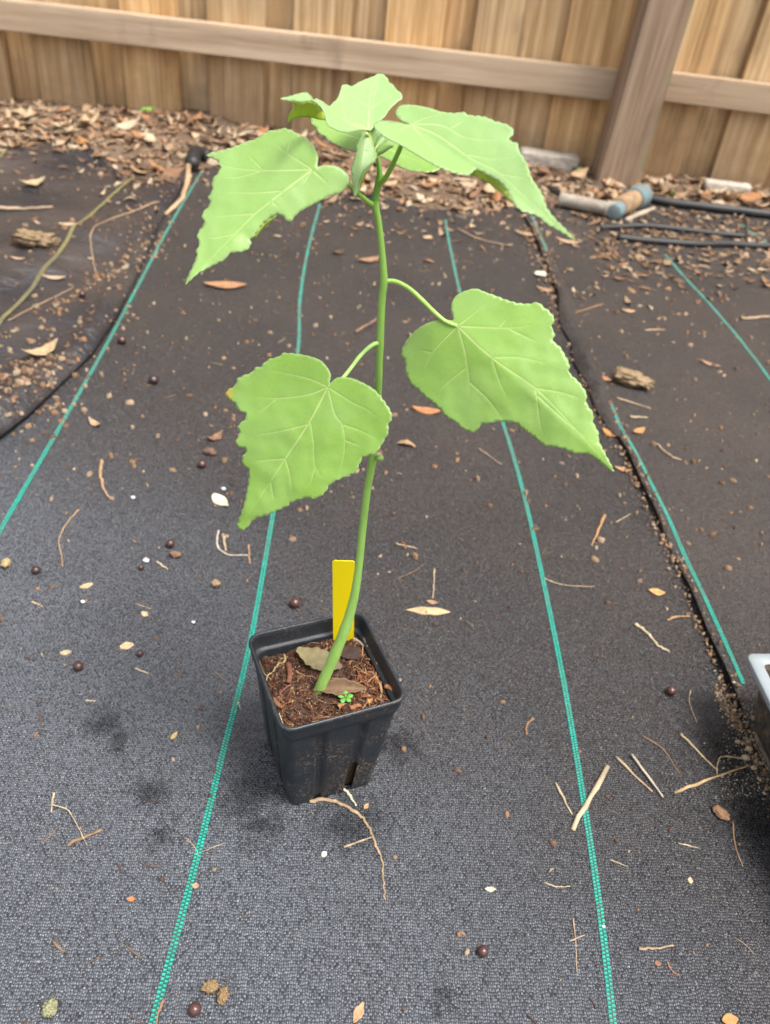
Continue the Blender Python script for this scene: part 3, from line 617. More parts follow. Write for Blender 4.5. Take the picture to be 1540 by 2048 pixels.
dleaf_at(1090, 578, 36, 16, -.3, (.36, .22, .13), 'brown flake left of the overlap stripe', 'leaf_flake', 'flake')
dleaf_at(1081, 548, 30, 26, .8, (.58, .52, .40), 'pale cream flake beside the overlap stripe', 'leaf_flake', 'flake')
dleaf_at(1135, 488, 52, 16, -.2, (.48, .33, .2), 'tan leaf strip below the drooping leaf tip', 'dry_leaf')
dleaf_at(1050, 470, 40, 20, -.2, (.45, .28, .16), 'tan leaf on the far fabric near the overlap', 'dry_leaf')
dleaf_at(855, 480, 24, 22, 1.0, (.42, .29, .18), 'small tan leaf on the far fabric', 'dry_leaf', outline=[.8, 1.2, .7])
dleaf_at(738, 522, 50, 24, .6, (.33, .19, .11), 'brown leaf directly behind the stem on the far fabric', 'dry_leaf', outline=[1, .6, 1.3, .8])
dleaf_at(68, 385, 52, 34, .7, (.46, .34, .2), 'crumpled pale leaf above the stick on the left sheet', 'dry_leaf', outline=[1, .5, 1.3, .6, 1.2], bend=.9)
dleaf_at(110, 568, 46, 16, .1, (.46, .34, .22), 'flat tan chip touching the yellow line', 'bark_chip', 'chip')
dleaf_at(138, 476, 32, 15, .3, (.45, .35, .23), 'pale chip beside the yellow line', 'bark_chip', 'chip')
dleaf_at(40, 543, 30, 10, 0, (.4, .27, .17), 'narrow brown chip on the shiny left sheet', 'bark_chip', 'chip')
dleaf_at(85, 720, 76, 40, .9, (.47, .34, .19), 'big crumpled tan leaf on the folded left sheet', 'dry_leaf', bend=1.0, outline=[1, .6, 1.2, .7])
dleaf_at(441, 1001, 46, 24, -.72, (.66, .55, .38), 'cream coloured triangular bark chip left of the lower leaf', 'bark_chip', 'chip', th=.0018, outline=[2.5, 1.8, 1.4, 1.2, 1.1, 1, .9, .7, .4])
dleaf_at(430, 875, 40, 20, .9, (.24, .13, .08), 'small crumpled dark leaf left of the lower leaf', 'dry_leaf', bend=1.2, outline=[1, .5, 1.3])
dleaf_at(190, 850, 36, 16, -.6, (.36, .24, .15), 'crumpled brown leaf bit beside the left stripe', 'dry_leaf', bend=1.0)
dleaf_at(716, 2030, 42, 18, 1.2, (.44, .26, .14), 'rough orange brown bark flake near the pot at the front', 'bark_flake', 'flake', outline=[1, 1.3, .8, 1.2])
dleaf_at(1456, 2044, 34, 24, .2, (.52, .25, .09), 'bright orange flake in the near right corner', 'leaf_flake', 'flake')
dleaf_at(172, 1168, 24, 12, .6, (.55, .40, .22), 'tan oval husk below a dark red berry', 'husk', 'husk', th=.002)
dleaf_at(253, 1289, 24, 17, .4, (.62, .45, .26), 'rounded pale tan husk left of the pot', 'husk', 'husk', th=.003)
dleaf_at(289, 1226, 15, 11, -.5, (.58, .42, .24), 'small tan husk above the rounded one', 'husk', 'husk', th=.002)
dleaf_at(130, 1300, 20, 11, .3, (.48, .37, .22), 'tan ribbed husk near a dark red berry', 'husk', 'husk', th=.002)
dleaf_at(348, 1472, 20, 10, 1.2, (.46, .30, .13), 'golden husk between pot and left fabric', 'husk', 'husk')
dleaf_at(980, 1780, 22, 10, .1, (.50, .46, .32), 'pale greenish flake right of the curved twig', 'leaf_flake', 'flake')
dleaf_at(262, 1797, 16, 10, .2, (.50, .19, .08), 'tiny orange red flake on the near left fabric', 'leaf_flake', 'flake')
dleaf_at(391, 1773, 14, 12, .2, (.40, .24, .15), 'small brown flake on the edge of the teal stripe', 'leaf_flake', 'flake')
dleaf_at(648, 1711, 13, 11, .9, (.68, .66, .52), 'whitish green flake beside the curved twig', 'leaf_flake', 'flake')
dleaf_at(1313, 1930, 12, 10, .2, (.3, .12, .06), 'tiny dark red flake in the near right corner', 'leaf_flake', 'flake')
dleaf_at(732, 1614, 14, 9, 1.0, (.45, .28, .15), 'small tan flake in front of the pot', 'leaf_flake', 'flake')
dleaf_at(1378, 1765, 13, 10, 1.4, (.55, .40, .24), 'small tan flake on the near right fabric', 'leaf_flake', 'flake')

def lumpy(name, px, py, rx, ry, rz_, mat, label, cat, col=(.3, .2, .12), amp=.25, fr=1.2, group=None, seed=0, sub=3, rot=0, nub=False):
    p = G(px, py); s = mpp(p); bm = bmesh.new(); bmesh.ops.create_icosphere(bm, subdivisions=sub, radius=1)
    for v in bm.verts:
        k = 1+amp*noise.fractal(v.co*fr+Vector((seed*7.1, 3, seed)), 1, 2, 3)
        if nub:
            dd = (v.co-Vector((.5, -.3, .8)).normalized()).length
            k += .16*math.exp(-(dd/.16)**2)-.10*math.exp(-((dd-.32)/.12)**2)
        v.co = Vector((v.co.x*rx*s*k, v.co.y*ry*s*k, v.co.z*rz_*s*k))
    zmin = min(v.co.z for v in bm.verts)
    me = bpy.data.meshes.new(name); bm.to_mesh(me); bm.free(); me.polygons.foreach_set('use_smooth', [True]*len(me.polygons)); me.materials.append(mat)
    at = me.attributes.new('Col', 'FLOAT_COLOR', 'POINT'); at.data.foreach_set('color', [q for _ in me.vertices for q in (*(np.array(col)*random.uniform(.75, 1.2)), 1)])
    o = bpy.data.objects.new(name, me); link(o); o.location = (p[0], p[1], Zg(p[0], p[1])-zmin*.9); o.rotation_euler = (0, 0, rot); return tag(o, label, cat, group)
for i, (x, y, r_, lab) in enumerate([(390, 2024, 13, 'round black berry on the near fabric beside the brown lumps'), (964, 1908, 11, 'round dark brown berry alone on the near fabric'), (157, 1333, 10, 'dark red berry near the tan ribbed husk'), (72, 1140, 9, 'dark red berry above the small tan splinter'), (590, 1209, 11, 'black berry lying behind the pot'), (1340, 1387, 10, 'reddish berry beside a tiny crumb cluster'), (341, 1091, 9, 'brown berry with a dark crumb beside it'), (404, 932, 9, 'brown berry left of the lower leaf'), (282, 1136, 6, 'small brown berry near a perlite grain'), (280, 1308, 7, 'dull brown berry below the rounded husk'), (245, 690, 9, 'dark red berry beside the upper left stripe'), (308, 768, 10, 'dark berry on the left fabric between two stripes'), (168, 612, 7, 'dark red berry under the left overlap')]):
    lumpy('berry', x, y, r_, r_, r_*.95, M_berry, lab, 'berry', amp=.03, seed=i, nub=True)
lumpy('dirt_lump', 421, 1980, 15, 11, 9, M_deb, 'crumbly brown lump beside the black berry', 'lump', (.25, .165, .08), .6, 3.2, sub=4, seed=3, rot=.3)
lumpy('dirt_lump', 446, 1996, 10, 16, 8, M_deb, 'smaller pointed brown lump beside the crumbly one', 'lump', (.24, .15, .07), .55, 3.0, sub=4, seed=4)
lumpy('dirt_lump', 100, 2018, 13, 15, 8, M_deb, 'grey green crumb of dried moss on the near left fabric', 'lump', (.26, .255, .14), .65, 3.4, sub=4, seed=5)
lumpy('dirt_lump', 75, 511, 44, 20, 13, M_deb, 'long tan crumbly lump on the shiny left sheet', 'lump', (.27, .185, .10), .55, 3.2, seed=6, sub=4)
lumpy('dirt_lump', 1262, 772, 38, 20, 11, M_deb, 'curved tan crumbly lump on the right sheet', 'lump', (.29, .20, .11), .6, 2.8, seed=7, sub=4, rot=-.4)
lumpy('dirt_lump', 12, 1126, 9, 12, 8, M_deb, 'small tan clod by the left stripe', 'lump', (.4, .29, .15), .3, 2, seed=8)
lumpy('dirt_lump', 351, 1111, 12, 8, 6, M_deb, 'brown crumb cluster under the brown berry', 'lump', (.22, .13, .08), .4, 2, seed=9)
lumpy('dirt_lump', 432, 1170, 9, 8, 7, M_deb, 'light brown clod left of the teal stripe', 'lump', (.33, .22, .13), .3, 2, seed=10)
lumpy('dirt_lump', 1439, 1630, 18, 12, 5, M_deb, 'loose tuft of brown fibre below the grit', 'lump', (.24, .13, .07), .5, 2.6, seed=11, rot=-.8)
lumpy('dirt_lump', 420, 906, 12, 8, 7, M_deb, 'dark clod near the crumpled dark leaf', 'lump', (.17, .10, .07), .4, 2, seed=12)
for i, (x, y, r_) in enumerate([(292, 1122, 7), (165, 1201, 5), (387, 1245, 4), (447, 977, 5), (266, 996, 5), (1205, 1856, 4), (864, 235, 0)]):
    if r_: lumpy('perlite_grain', x, y, r_, r_*.8, r_*.7, M_deb, 'white perlite grain lying on the black fabric', 'grain', (.72, .70, .66), .25, 2, group='white perlite grains', seed=20+i, sub=2)
for i, (x, y, r_) in enumerate([(1497, 1500, 8), (1490, 1518, 9), (1468, 1422, 5), (1475, 1485, 6), (1507, 1538, 7), (1460, 1380, 4)]):
    lumpy('pebble', x, y, r_, r_*.75, r_*.7, M_deb, 'smooth tan pebble in the sandy grit', 'pebble', (.46, .35, .23), .15, 1.2, group='pebbles in the grit', seed=30+i, sub=2)

# ------------------------------------------------------------------ pipe fitting, hoses
def gp(x, y, z): return G(x, y, z)
def lathe_tube(A, B, prof, k=20):        # prof: (t along, radius)
    A = np.asarray(A); B = np.asarray(B); P = [A+(B-A)*t for t, _ in prof]
    V, F = [], []
    ax = (B-A)/np.linalg.norm(B-A); a = np.cross(ax, (0, 0, 1)); a /= np.linalg.norm(a); b = np.cross(a, ax)
    for (t, r_), c in zip(prof, P):
        for j in range(k): q = 6.2832*j/k; V.append(c+r_*(a*math.cos(q)+b*math.sin(q)))
    for i in range(len(P)-1):
        for j in range(k): F.append((i*k+j, i*k+(j+1) % k, (i+1)*k+(j+1) % k, (i+1)*k+j))
    F.append(tuple(range(k-1, -1, -1))); F.append(tuple((len(P)-1)*k+j for j in range(k))); return V, F
pf = empty('pipe_fitting', tuple(G(1225, 420, .0))); tag(pf, 'dirty plastic pipe elbow with a blue capped end by the fence post', 'pipe')
def addp(name, A, B, prof, mat):
    V, F = lathe_tube(A, B, prof); V = np.array(V)-np.array(pf.location); o = mk(name, V, F, mat, pf); 
    md = o.modifiers.new('e', 'EDGE_SPLIT'); md.split_angle = R(40); return o
a = gp(1120, 398, .018); b_ = gp(1228, 420, .020); c_ = gp(1288, 388, .020)
addp('pipe', a, b_, [(0, .0125), (0, .0165), (.05, .0165), (.06, .0145), (.85, .0145), (.86, .018), (1.03, .018)], M_pvc)
addp('elbow', b_+np.array((-.004, -.02, 0)), b_+np.array((.012, .012, 0)), [(0, .012), (.05, .016), (.5, .018), (.95, .018), (1, .015)], M_bluepvc)
addp('collar', b_, c_, [(.1, .015), (.12, .022), (.3, .023), (.62, .022), (.64, .017)], M_tanpvc)
addp('cap', b_, c_, [(.6, .017), (.62, .0265), (.9, .0265), (.94, .024), (.95, .016)], M_bluepvc)
def hose(pts, r_, label):
    P2 = crom([G(*q)[:2] for q in pts], 8); P = [(q[0], q[1], Zg(*q)+r_*.9) for q in P2]; V, F = tube(P, r_, 10); o = mk('drip_hose', V, F, M_hose); tag(o, label, 'hose')
hose([(1196, 462), (1280, 460), (1370, 466), (1490, 477)], .0062, 'straight black drip hose lying among litter, the one closer to the pipe fitting')
hose([(1232, 482), (1330, 492), (1390, 497), (1460, 495), (1620, 500)], .0070, 'black drip hose with a flattened middle, behind the far right stripe')
hose([(1095, 385), (1130, 402), (1160, 408)], .008, 'short black hose stub running under the pipe end')
hose([(1262, 398), (1330, 412), (1420, 425), (1560, 442), (1700, 462)], .010, 'long black hose along the back edge of the fabric, right of the post')
hose([(385, 345), (395, 325), (420, 330)], .016, 'bunched black fabric knot at the far corner of the left overlap')

# ------------------------------------------------------------------ grey tray at the right edge
tray = empty('plant_tray', tuple(G(1700, 1500, 0))); tag(tray, 'black plant tray with a pale grey rim beside the sandy grit', 'tray')
TZ = .075; c0 = G(1492, 1306, TZ); e1 = G(1640, 1306, TZ)-c0; e1[2] = 0; e1 /= np.linalg.norm(e1); e2 = G(1540, 1404, TZ)-c0; e2 = e2-(e2@e1)*e1*0; e2[2] = 0; e2 /= np.linalg.norm(e2)
def rrect(inset, rad, z, n=6, Lx=.26, Ly=.22, base=0):
    P = []
    x0, x1, y0, y1 = inset, Lx-inset, inset, Ly-inset; rad = max(rad, .001)
    for cx, cy, a0 in ((x1-rad, y1-rad, 0), (x0+rad, y1-rad, 90), (x0+rad, y0+rad, 180), (x1-rad, y0+rad, 270)):
        for i in range(n+1):
            a = R(a0+90*i/n); P.append(c0*np.array((1, 1, 0))+e1*(cx+rad*math.cos(a))+e2*(cy+rad*math.sin(a))+np.array((0, 0, z)))
    return P
def loft(rings, close=False):
    n = len(rings[0]); V = [v for r_ in rings for v in r_]; F = []
    for i in range(len(rings)-1):
        for j in range(n): F.append((i*n+j, i*n+(j+1) % n, (i+1)*n+(j+1) % n, (i+1)*n+j))
    if close: F.append(tuple(range(n)))
    return V, F
tl = np.array(tray.location)
V, F = loft([rrect(.0005, .006, TZ-.006), rrect(0, .006, TZ-.001), rrect(.0008, .006, TZ), rrect(.010, .004, TZ), rrect(.0112, .004, TZ-.0015)]); mk('rim', np.array(V)-tl, F, M_tray, tray)
V, F = loft([rrect(.022, .012, .0045), rrect(.014, .012, TZ-.02), rrect(.004, .006, TZ-.006), rrect(.0005, .006, TZ-.006)], True); mk('wall', np.array(V)-tl, F, M_traywall, tray)
V, F = loft([rrect(.0112, .004, TZ-.0015), rrect(.016, .010, .03), rrect(.022, .012, .0075)]); n_ = len(V)//3; F.append(tuple(2*n_+j for j in range(n_))); mk('inside', np.array(V)-tl, F, M_traywall, tray)

# ------------------------------------------------------------------ the nursery pot
PC = np.array((-.0292, .3930)); PROT = R(26.5); HR = .0450; KZ = 1.12
pot = empty('nursery_pot', (PC[0], PC[1], Zb(*PC)), PROT); tag(pot, 'square dark grey plastic nursery pot holding the green seedling', 'pot')
NS = 64
def ring(half, rad, z, groove=0.0):
    z *= KZ; P = []; rad = min(rad, half*.9); s = half-rad
    def side(a, b, cx):
        for i in range(NS):
            t = i/(NS-1); q = np.array(a)*(1-t)+np.array(b)*t; dpt = 0
            if groove:
                for c0_, w0 in ((.27, .055), (.73, .055)):
                    d_ = abs(t-c0_); dpt = max(dpt, 1-sstep(w0*.88, w0*1.06, d_))
            P.append((q[0]-cx[0]*groove*dpt, q[1]-cx[1]*groove*dpt, z))
    def arc(cx, cy, a0):
        for i in range(1, 7):
            a = R(a0+90*i/7); P.append((cx+rad*math.cos(a), cy+rad*math.sin(a), z))
    side((-s, -half), (s, -half), (0, -1)); arc(s, -s, -90)
    side((half, -s), (half, s), (1, 0)); arc(s, s, 0)
    side((s, half), (-s, half), (0, 1)); arc(-s, s, 90)
    side((-half, s), (-half, -s), (-1, 0)); arc(-s, -s, 180)
    return P
hb = .0335; wall = lambda z: hb+(HR-.0028-hb)*(z/.086)
rings = [ring(hb-.003, .006, .0), ring(hb-.0006, .007, .0006, .0010), ring(hb, .0075, .003, .0028)]
for z in (.012, .022, .028, .034, .046, .058, .070, .078): rings.append(ring(wall(z), .0085, z, .0028))
rings += [ring(wall(.082), .009, .082, .0009), ring(wall(.085), .009, .085), ring(HR-.0016, .0095, .0862), ring(HR-.0008, .0095, .090), ring(HR-.0004, .0095, .0955), ring(HR, .0095, .0966), ring(HR+.0007, .010, .0978), ring(HR+.0006, .010, .0990), ring(HR, .0096, .0998), ring(HR-.0010, .009, .0999), ring(HR-.0017, .0085, .0993), ring(HR-.0022, .0085, .096), ring(HR-.0028, .008, .0885), ring(HR-.0036, .008, .0875), ring(HR-.0052, .0078, .0872), ring(HR-.0058, .0075, .086), ring(HR-.0075, .007, .065), ring(HR-.010, .007, .045)]
nr = len(rings[0]); V = [v for r_ in rings for v in r_]; F = []
slots = [(0, .73)]
for i in range(len(rings)-1):
    zc = rings[i][0][2]
    for j in range(nr):
        if 2 <= i <= 5:      # drain slots at the foot of the channels
            blk = j//(NS+6); jj = (j % (NS+6))/(NS-1)
            if abs(jj-.73) < .05 and blk in (0, 1, 2, 3): continue
        F.append((i*nr+j, i*nr+(j+1) % nr, (i+1)*nr+(j+1) % nr, (i+1)*nr+j))
F.append(tuple(range(nr-1, -1, -1)))
pw = mk('pot_wall', V, F, M_pot, pot)
# potting mix
SZ = .0937
def soilz(x, y): return SZ + .0035*fbm(x*3, y*3, 14) + .0018*noise.noise(Vector((x*260, y*260, 0))) + .0012*noise.noise(Vector((x*620, y*620, 5))) + .002*(x/.04)
cR, sR = math.cos(PROT), math.sin(PROT)
def PW(x, y, z): return np.array((PC[0]+x*cR-y*sR, PC[1]+x*sR+y*cR, Zb(*PC)+z))
def to_pot(p): q = np.asarray(p)[:2]-PC; return q[0]*cR+q[1]*sR, -q[0]*sR+q[1]*cR
def GS(x, y, up=0): return G(x, y, Zb(*PC)+SZ+up)
soil = MB(); N = 100; hs_ = HR-.0068
SC = [(.045, .020, .012), (.085, .038, .022), (.030, .016, .011), (.12, .060, .038), (.15, .105, .085)]
V = []; F = []; Cc = []
for i in range(N+1):
    for j in range(N+1):
        x = -hs_+2*hs_*i/N; y = -hs_+2*hs_*j/N; V.append(PW(x, y, soilz(x, y)))
        k = noise.noise(Vector((x*180, y*180, 2)))*.5+.5; a = np.array(SC[0])*(1-k)+np.array(SC[1])*k; g_ = max(0, noise.noise(Vector((x*55+3, y*55, 7)))); Cc.append(a*(1-g_)+np.array((.17, .125, .105))*g_)
for i in range(N):
    for j in range(N): F.append((i*(N+1)+j, (i+1)*(N+1)+j, (i+1)*(N+1)+j+1, i*(N+1)+j+1))
soil.add(V, F, np.array(Cc))
hw_ = hb-.0045; ho = HR-.0088
V = [PW(x*s, y*s, z) for s, z in ((hw_, .003), (ho, SZ-.012)) for x, y in ((-1, -1), (1, -1), (1, 1), (-1, 1))]
soil.add(V, [(0, 1, 5, 4), (1, 2, 6, 5), (2, 3, 7, 6), (3, 0, 4, 7), (3, 2, 1, 0)], (.17, .105, .06))
FIB = [(.15, .052, .022), (.21, .080, .035), (.09, .038, .02), (.27, .13, .06), (.12, .045, .02), (.18, .068, .03), (.34, .22, .12), (.055, .027, .017), (.06, .03, .02)]
for i in range(2600):
    x = random.uniform(-1, 1)*(hs_-.002); y = random.uniform(-1, 1)*(hs_-.002)
    edge = max(abs(x), abs(y))/hs_
    if random.random() > .35+.65*edge**2: continue
    L = random.uniform(.002, .009); a = random.uniform(0, 6.28); el = random.uniform(-.15, .55); wd = random.uniform(.00022, .0006)
    p0 = np.array((x, y, soilz(x, y)+.0002)); dv = np.array((math.cos(a)*math.cos(el), math.sin(a)*math.cos(el), math.sin(el)))*L; cv = np.array((random.gauss(0, .2), random.gauss(0, .2), -.25))*L
    P = []
    for t in (0, .35, .7, 1): 
        q = p0+dv*t+cv*t*t; lim = hs_-.0005; q[0] = min(max(q[0], -lim), lim); q[1] = min(max(q[1], -lim), lim); P.append(PW(*q))
    V, F = tube(P, [wd, wd*.9, wd*.7, wd*.3], 4, cap=False); soil.add(V, F, np.array(random.choice(FIB))*random.uniform(.8, 1.3))
for i in range(1100):
    x = random.uniform(-1, 1)*(hs_-.003); y = random.uniform(-1, 1)*(hs_-.003); s = random.choice((.0010, .0016, .0024, .0036)); p = PW(x, y, soilz(x, y))
    chip(soil, p[0], p[1], s, np.array(random.choice(FIB+SC))*random.uniform(.8, 1.2), z=p[2]-.0003, asp=random.uniform(.3, .8))
for i in range(260):            # the reddish fibre tuft by the right wall
    q = to_pot(GS(random.gauss(752, 20), random.gauss(1345, 24), .002)); L = random.uniform(.004, .011); a = random.uniform(0, 6.28); el = random.uniform(0, .7); wd = random.uniform(.0003, .0007)
    if max(abs(q[0]), abs(q[1])) > hs_-.002: continue
    P = []
    for t in (0, .4, .75, 1):
        k = [q[0]+math.cos(a)*math.cos(el)*L*t, q[1]+math.sin(a)*math.cos(el)*L*t]; lim = hs_-.0005
        k = [min(max(c, -lim), lim) for c in k]; P.append(PW(k[0], k[1], soilz(*q)+.001+math.sin(el)*L*t*(1-.5*t)+random.uniform(0, .0008)))
    V, F = tube(P, [wd, wd*.9, wd*.7, wd*.3], 4, cap=False); soil.add(V, F, np.array(random.choice([(.26, .085, .035), (.33, .13, .055), (.20, .065, .03), (.40, .22, .11)]))*random.uniform(.8, 1.3))
for i in range(60):
    x = random.uniform(-1, 1)*(hs_-.003); y = random.uniform(-1, 1)*(hs_-.003); p = PW(x, y, soilz(x, y)); chip(soil, p[0], p[1], random.uniform(.0006, .0014), (.55, .50, .44), z=p[2], asp=.9)
tag(soil.build('potting_soil', M_soil), 'fibrous reddish brown potting soil filling the pot', 'soil', kind='stuff')
def Zs(x, y): q = to_pot((x, y)); return Zb(*PC)+soilz(*q)
def stwig(pts, wpx, col, label, name='twig', cat='twig', lift=0, taper=.6):
    P2 = crom([GS(*q)[:2] for q in pts], 5) if len(pts) > 2 else np.linspace(GS(*pts[0])[:2], GS(*pts[1])[:2], 6); s = mpp(GS(*pts[0])); n = len(P2)
    rad = np.array([wpx*s*.5*(1-(1-taper)*i/(n-1)) for i in range(n)]); P = [(q[0], q[1], Zs(*q)+rad[i]*.9+.0006+lift) for i, q in enumerate(P2)]
    V, F = tube(P, rad, 7, flat=.8); mb = MB(); mb.add(V, F, np.repeat(np.array([np.array(col)*random.uniform(.8, 1.2) for _ in range(n)]), 7, axis=0)); return tag(mb.build(name, M_deb, origin=P[0]), label, cat)
stwig([(568, 1306), (570, 1318), (556, 1328), (548, 1340), (535, 1350), (530, 1372)], 5, (.42, .31, .15), 'knobbly tan root along the left pot wall', 'root', 'root')
stwig([(517, 1318), (526, 1340), (534, 1352)], 3.5, (.36, .26, .13), 'thin tan root branch at the left pot wall', 'root', 'root')
stwig([(690, 1278), (712, 1287), (738, 1303)], 7, (.35, .27, .19), 'grey brown stick on the soil behind the stem')
stwig([(716, 1254), (724, 1276), (734, 1300)], 5, (.48, .37, .20), 'pale straw leaning by the back pot corner', lift=.001)
stwig([(592, 1341), (612, 1350), (638, 1360)], 4, (.32, .18, .10), 'thin brown stem on the soil left of the plant stem')
stwig([(712, 1381), (735, 1392), (764, 1406)], 5.5, (.33, .24, .16), 'grey stick by the little weed sprout')
stwig([(744, 1350), (754, 1365), (762, 1385), (760, 1402)], 6.5, (.42, .25, .13), 'forked tan stem on the soil by the right pot wall')
stwig([(576, 1326), (580, 1350), (577, 1368)], 12, (.22, .09, .05), 'red brown bark sliver on the soil', 'bark_sliver', 'bark', taper=.9)
stwig([(545, 1395), (556, 1410), (566, 1416)], 11, (.22, .10, .055), 'dark red wood chip by the left pot wall', 'bark_sliver', 'bark', taper=.8)
stwig([(556, 1385), (572, 1376), (588, 1369)], 4.5, (.22, .10, .09), 'short purple stem beside a white grain on the soil')
stwig([(558, 1425), (564, 1440), (568, 1452)], 3.5, (.45, .34, .20), 'thin straw at the front left pot corner')
stwig([(528, 1302), (548, 1300)], 8, (.5, .46, .38), 'whitish husk by the back left pot corner', 'husk', 'husk')
stwig([(752, 1330), (760, 1345), (758, 1358)], 8, (.42, .20, .06), 'orange flake by the right pot wall', 'bark_sliver', 'bark')
stwig([(770, 1380), (788, 1392)], 12, (.40, .18, .07), 'orange wood sliver in the right pot corner', 'bark_sliver', 'bark')
stwig([(700, 1424), (725, 1414)], 12, (.33, .14, .07), 'rusty wood chip at the front pot rim', 'bark_sliver', 'bark')
stwig([(676, 1420), (686, 1416)], 11, (.42, .19, .07), 'small orange chip below the weed sprout', 'bark_sliver', 'bark')
stwig([(735, 1408), (745, 1404)], 13, (.46, .27, .10), 'golden chip at the front pot rim', 'bark_sliver', 'bark')
def sleaf(px, py, Lpx, Wpx, rot, col, label, bend, fold, tilt=(0, 0), outline=None, col2=None, name='dry_leaf'):
    p = GS(px, py, .002); s = mpp(p); n = 12; V, F = leaf_strip(Lpx*s, Wpx*s, bend, .15, fold, n)
    if outline is not None:
        for i in range(n+1):
            for k in (0, 2): V[i*3+k, 1] *= outline[i % len(outline)]
    V[:, 2] += np.array([.0016*noise.noise(Vector((v[0]*260, v[1]*260, 1.1+rot))) for v in V])
    V = V @ rotm(tilt[0], tilt[1], rot).T; V[:, 2] -= np.percentile(V[:, 2], 20)
    cc = np.array([np.array(col)*(1-i//3/n)+np.array(col2 or col)*(i//3/n) for i in range(len(V))]); mb = MB(); mb.add(V, F, cc); o = mb.build(name, M_deb); o.location = (p[0], p[1], Zs(p[0], p[1])+.0022)
    md = o.modifiers.new('sub', 'SUBSURF'); md.levels = 2; md.render_levels = 2; md = o.modifiers.new('t', 'SOLIDIFY'); md.thickness = .0005; return tag(o, label, 'leaf')
sleaf(638, 1322, 100, 52, -.35, (.30, .25, .11), 'torn olive brown dead leaf on the soil behind the stem', .25, .15, (.1, 0), [3.5, 1.2, 1.35, .85, 1.25, .8, 1.15, .9, 1.2, .85, 1.5, 1.0, 2.6], (.20, .155, .10))
sleaf(680, 1378, 108, 34, .18, (.21, .125, .07), 'curled brown dead leaf at the foot of the stem', .12, 1.3, (.35, 0), [1, 1.3, .8, 1.3, .85, 1.3, .9, 1.25, .7, 1.2])
o = sleaf(697, 1308, 46, 34, -.1, (.06, .036, .03), 'dark flat bark flake on the soil behind the stem', .05, .05, (.05, 0), [8, 2.6, 1.7, 1.15, 1.1, .9, 1.05, .95, 1.1, 1.3, 1.6, 2.9, 7], name='bark_flake'); o['category'] = 'bark'
# little weed sprout
sp = empty('weed_sprout', tuple(GS(690, 1404))); tag(sp, 'tiny bright green weed sprout in the pot soil', 'sprout')
spl = np.array(sp.location); V, F = tube([np.array((0, 0, -.003)), np.array((0, 0, .002)), np.array((0, 0, .004))], .0006, 6); mk('stem', V, F, M_stem, sp, attrs={'Col': np.tile((.2, .5, .08), (len(V), 1))})
for i, (a, L) in enumerate(((1.7, .0062), (.45, .0058), (-.75, .0052), (-2.0, .0058), (3.0, .0058))):
    V = []; F = []; n = 7
    for k in range(n+1):
        t = k/n; wv = .0019*(math.sin(math.pi*min(max((t-.22)/.78, .06), .97))**.6 if t > .22 else .12)
        for j in (-1, 0, 1): V.append((L*t*math.cos(a)-j*wv*math.sin(a), L*t*math.sin(a)+j*wv*math.cos(a), .004+.0012*math.sin(t*2.4)+abs(j)*.0003))
    for k in range(n):
        for j in (0, 1): F.append((k*3+j, k*3+j+1, k*3+j+4, k*3+j+3))
    o = mk('leaf', V, F, M_stem, sp, attrs={'Col': np.tile((.11, .30, .05), (len(V), 1))}); md = o.modifiers.new('t', 'SOLIDIFY'); md.thickness = .0003
# weeds by the fence
def weed(px, py, Y, s, label, n=4, col=(.22, .46, .08)):
    p = YP(px, py, Y); z0 = 0.0; e = empty('weed_sprout', (p[0], p[1], z0)); tag(e, label, 'sprout'); h = p[2]-z0
    V, F = tube([(0, 0, 0), (.002, -.002, h*.6), (0, 0, h)], .0012, 6); mk('stem', V, F, M_stem, e, attrs={'Col': np.tile(col, (len(V), 1))})
    for i in range(n):
        a = 6.283*i/n+.4+random.uniform(-.3, .3); V, F = leaf_strip(s, s*.5, -.3, .1, .2, 6); V[:, 0] += s*.5; V = V @ rotm(0, .3, a).T + np.array((0, 0, h))
        o = mk('leaf', V, F, M_stem, e, attrs={'Col': np.tile(col, (len(V), 1))}); md = o.modifiers.new('t', 'SOLIDIFY'); md.thickness = .0005
weed(299, 214, 2.225, .028, 'small green seedling standing against the fence boards', 4)
weed(204, 250, 2.08, .018, 'yellow green seedling in the litter near the fence', 3, (.34, .42, .06))
weed(1345, 382, 2.12, .022, 'small green weed right of the fence post', 5)
weed(1480, 388, 2.14, .024, 'small green weed beside the stone slab', 5)
weed(1157, 335, 2.18, .02, 'thin green weed between the block and the post', 3)
weed(515, 268, 2.19, .012, 'tiny green sprout at the fence foot behind the leaves', 3, (.2, .34, .12))

# ------------------------------------------------------------------ yellow label stake
tb = G(687, 1284, Zb(*PC)+SZ); s = mpp(tb); Wd = 41*s; TY = tb[1]
tagp = []
top = YP(687, 1119, TY-.002); hgt = top[2]-tb[2]
nseg = 12; V = []; rr = .0012
out = [(-Wd*.46, -.02), (Wd*.46, -.02), (Wd*.5, 0), (Wd*.5, hgt-rr), (Wd*.5-rr, hgt), (-Wd*.5+rr, hgt), (-Wd*.5, hgt-rr), (-Wd*.5, 0)]
bm = bmesh.new(); vs = [bm.verts.new((x, 0, z)) for x, z in out]; fc = bm.faces.new(vs); ext = bmesh.ops.extrude_face_region(bm, geom=[fc]); bmesh.ops.translate(bm, vec=(0, .0007, 0), verts=[v for v in ext['geom'] if isinstance(v, bmesh.types.BMVert)]); bmesh.ops.recalc_face_normals(bm, faces=bm.faces)
me = bpy.data.meshes.new('plant_tag'); bm.to_mesh(me); bm.free(); me.materials.append(M_tag); o = bpy.data.objects.new('plant_tag', me); link(o)
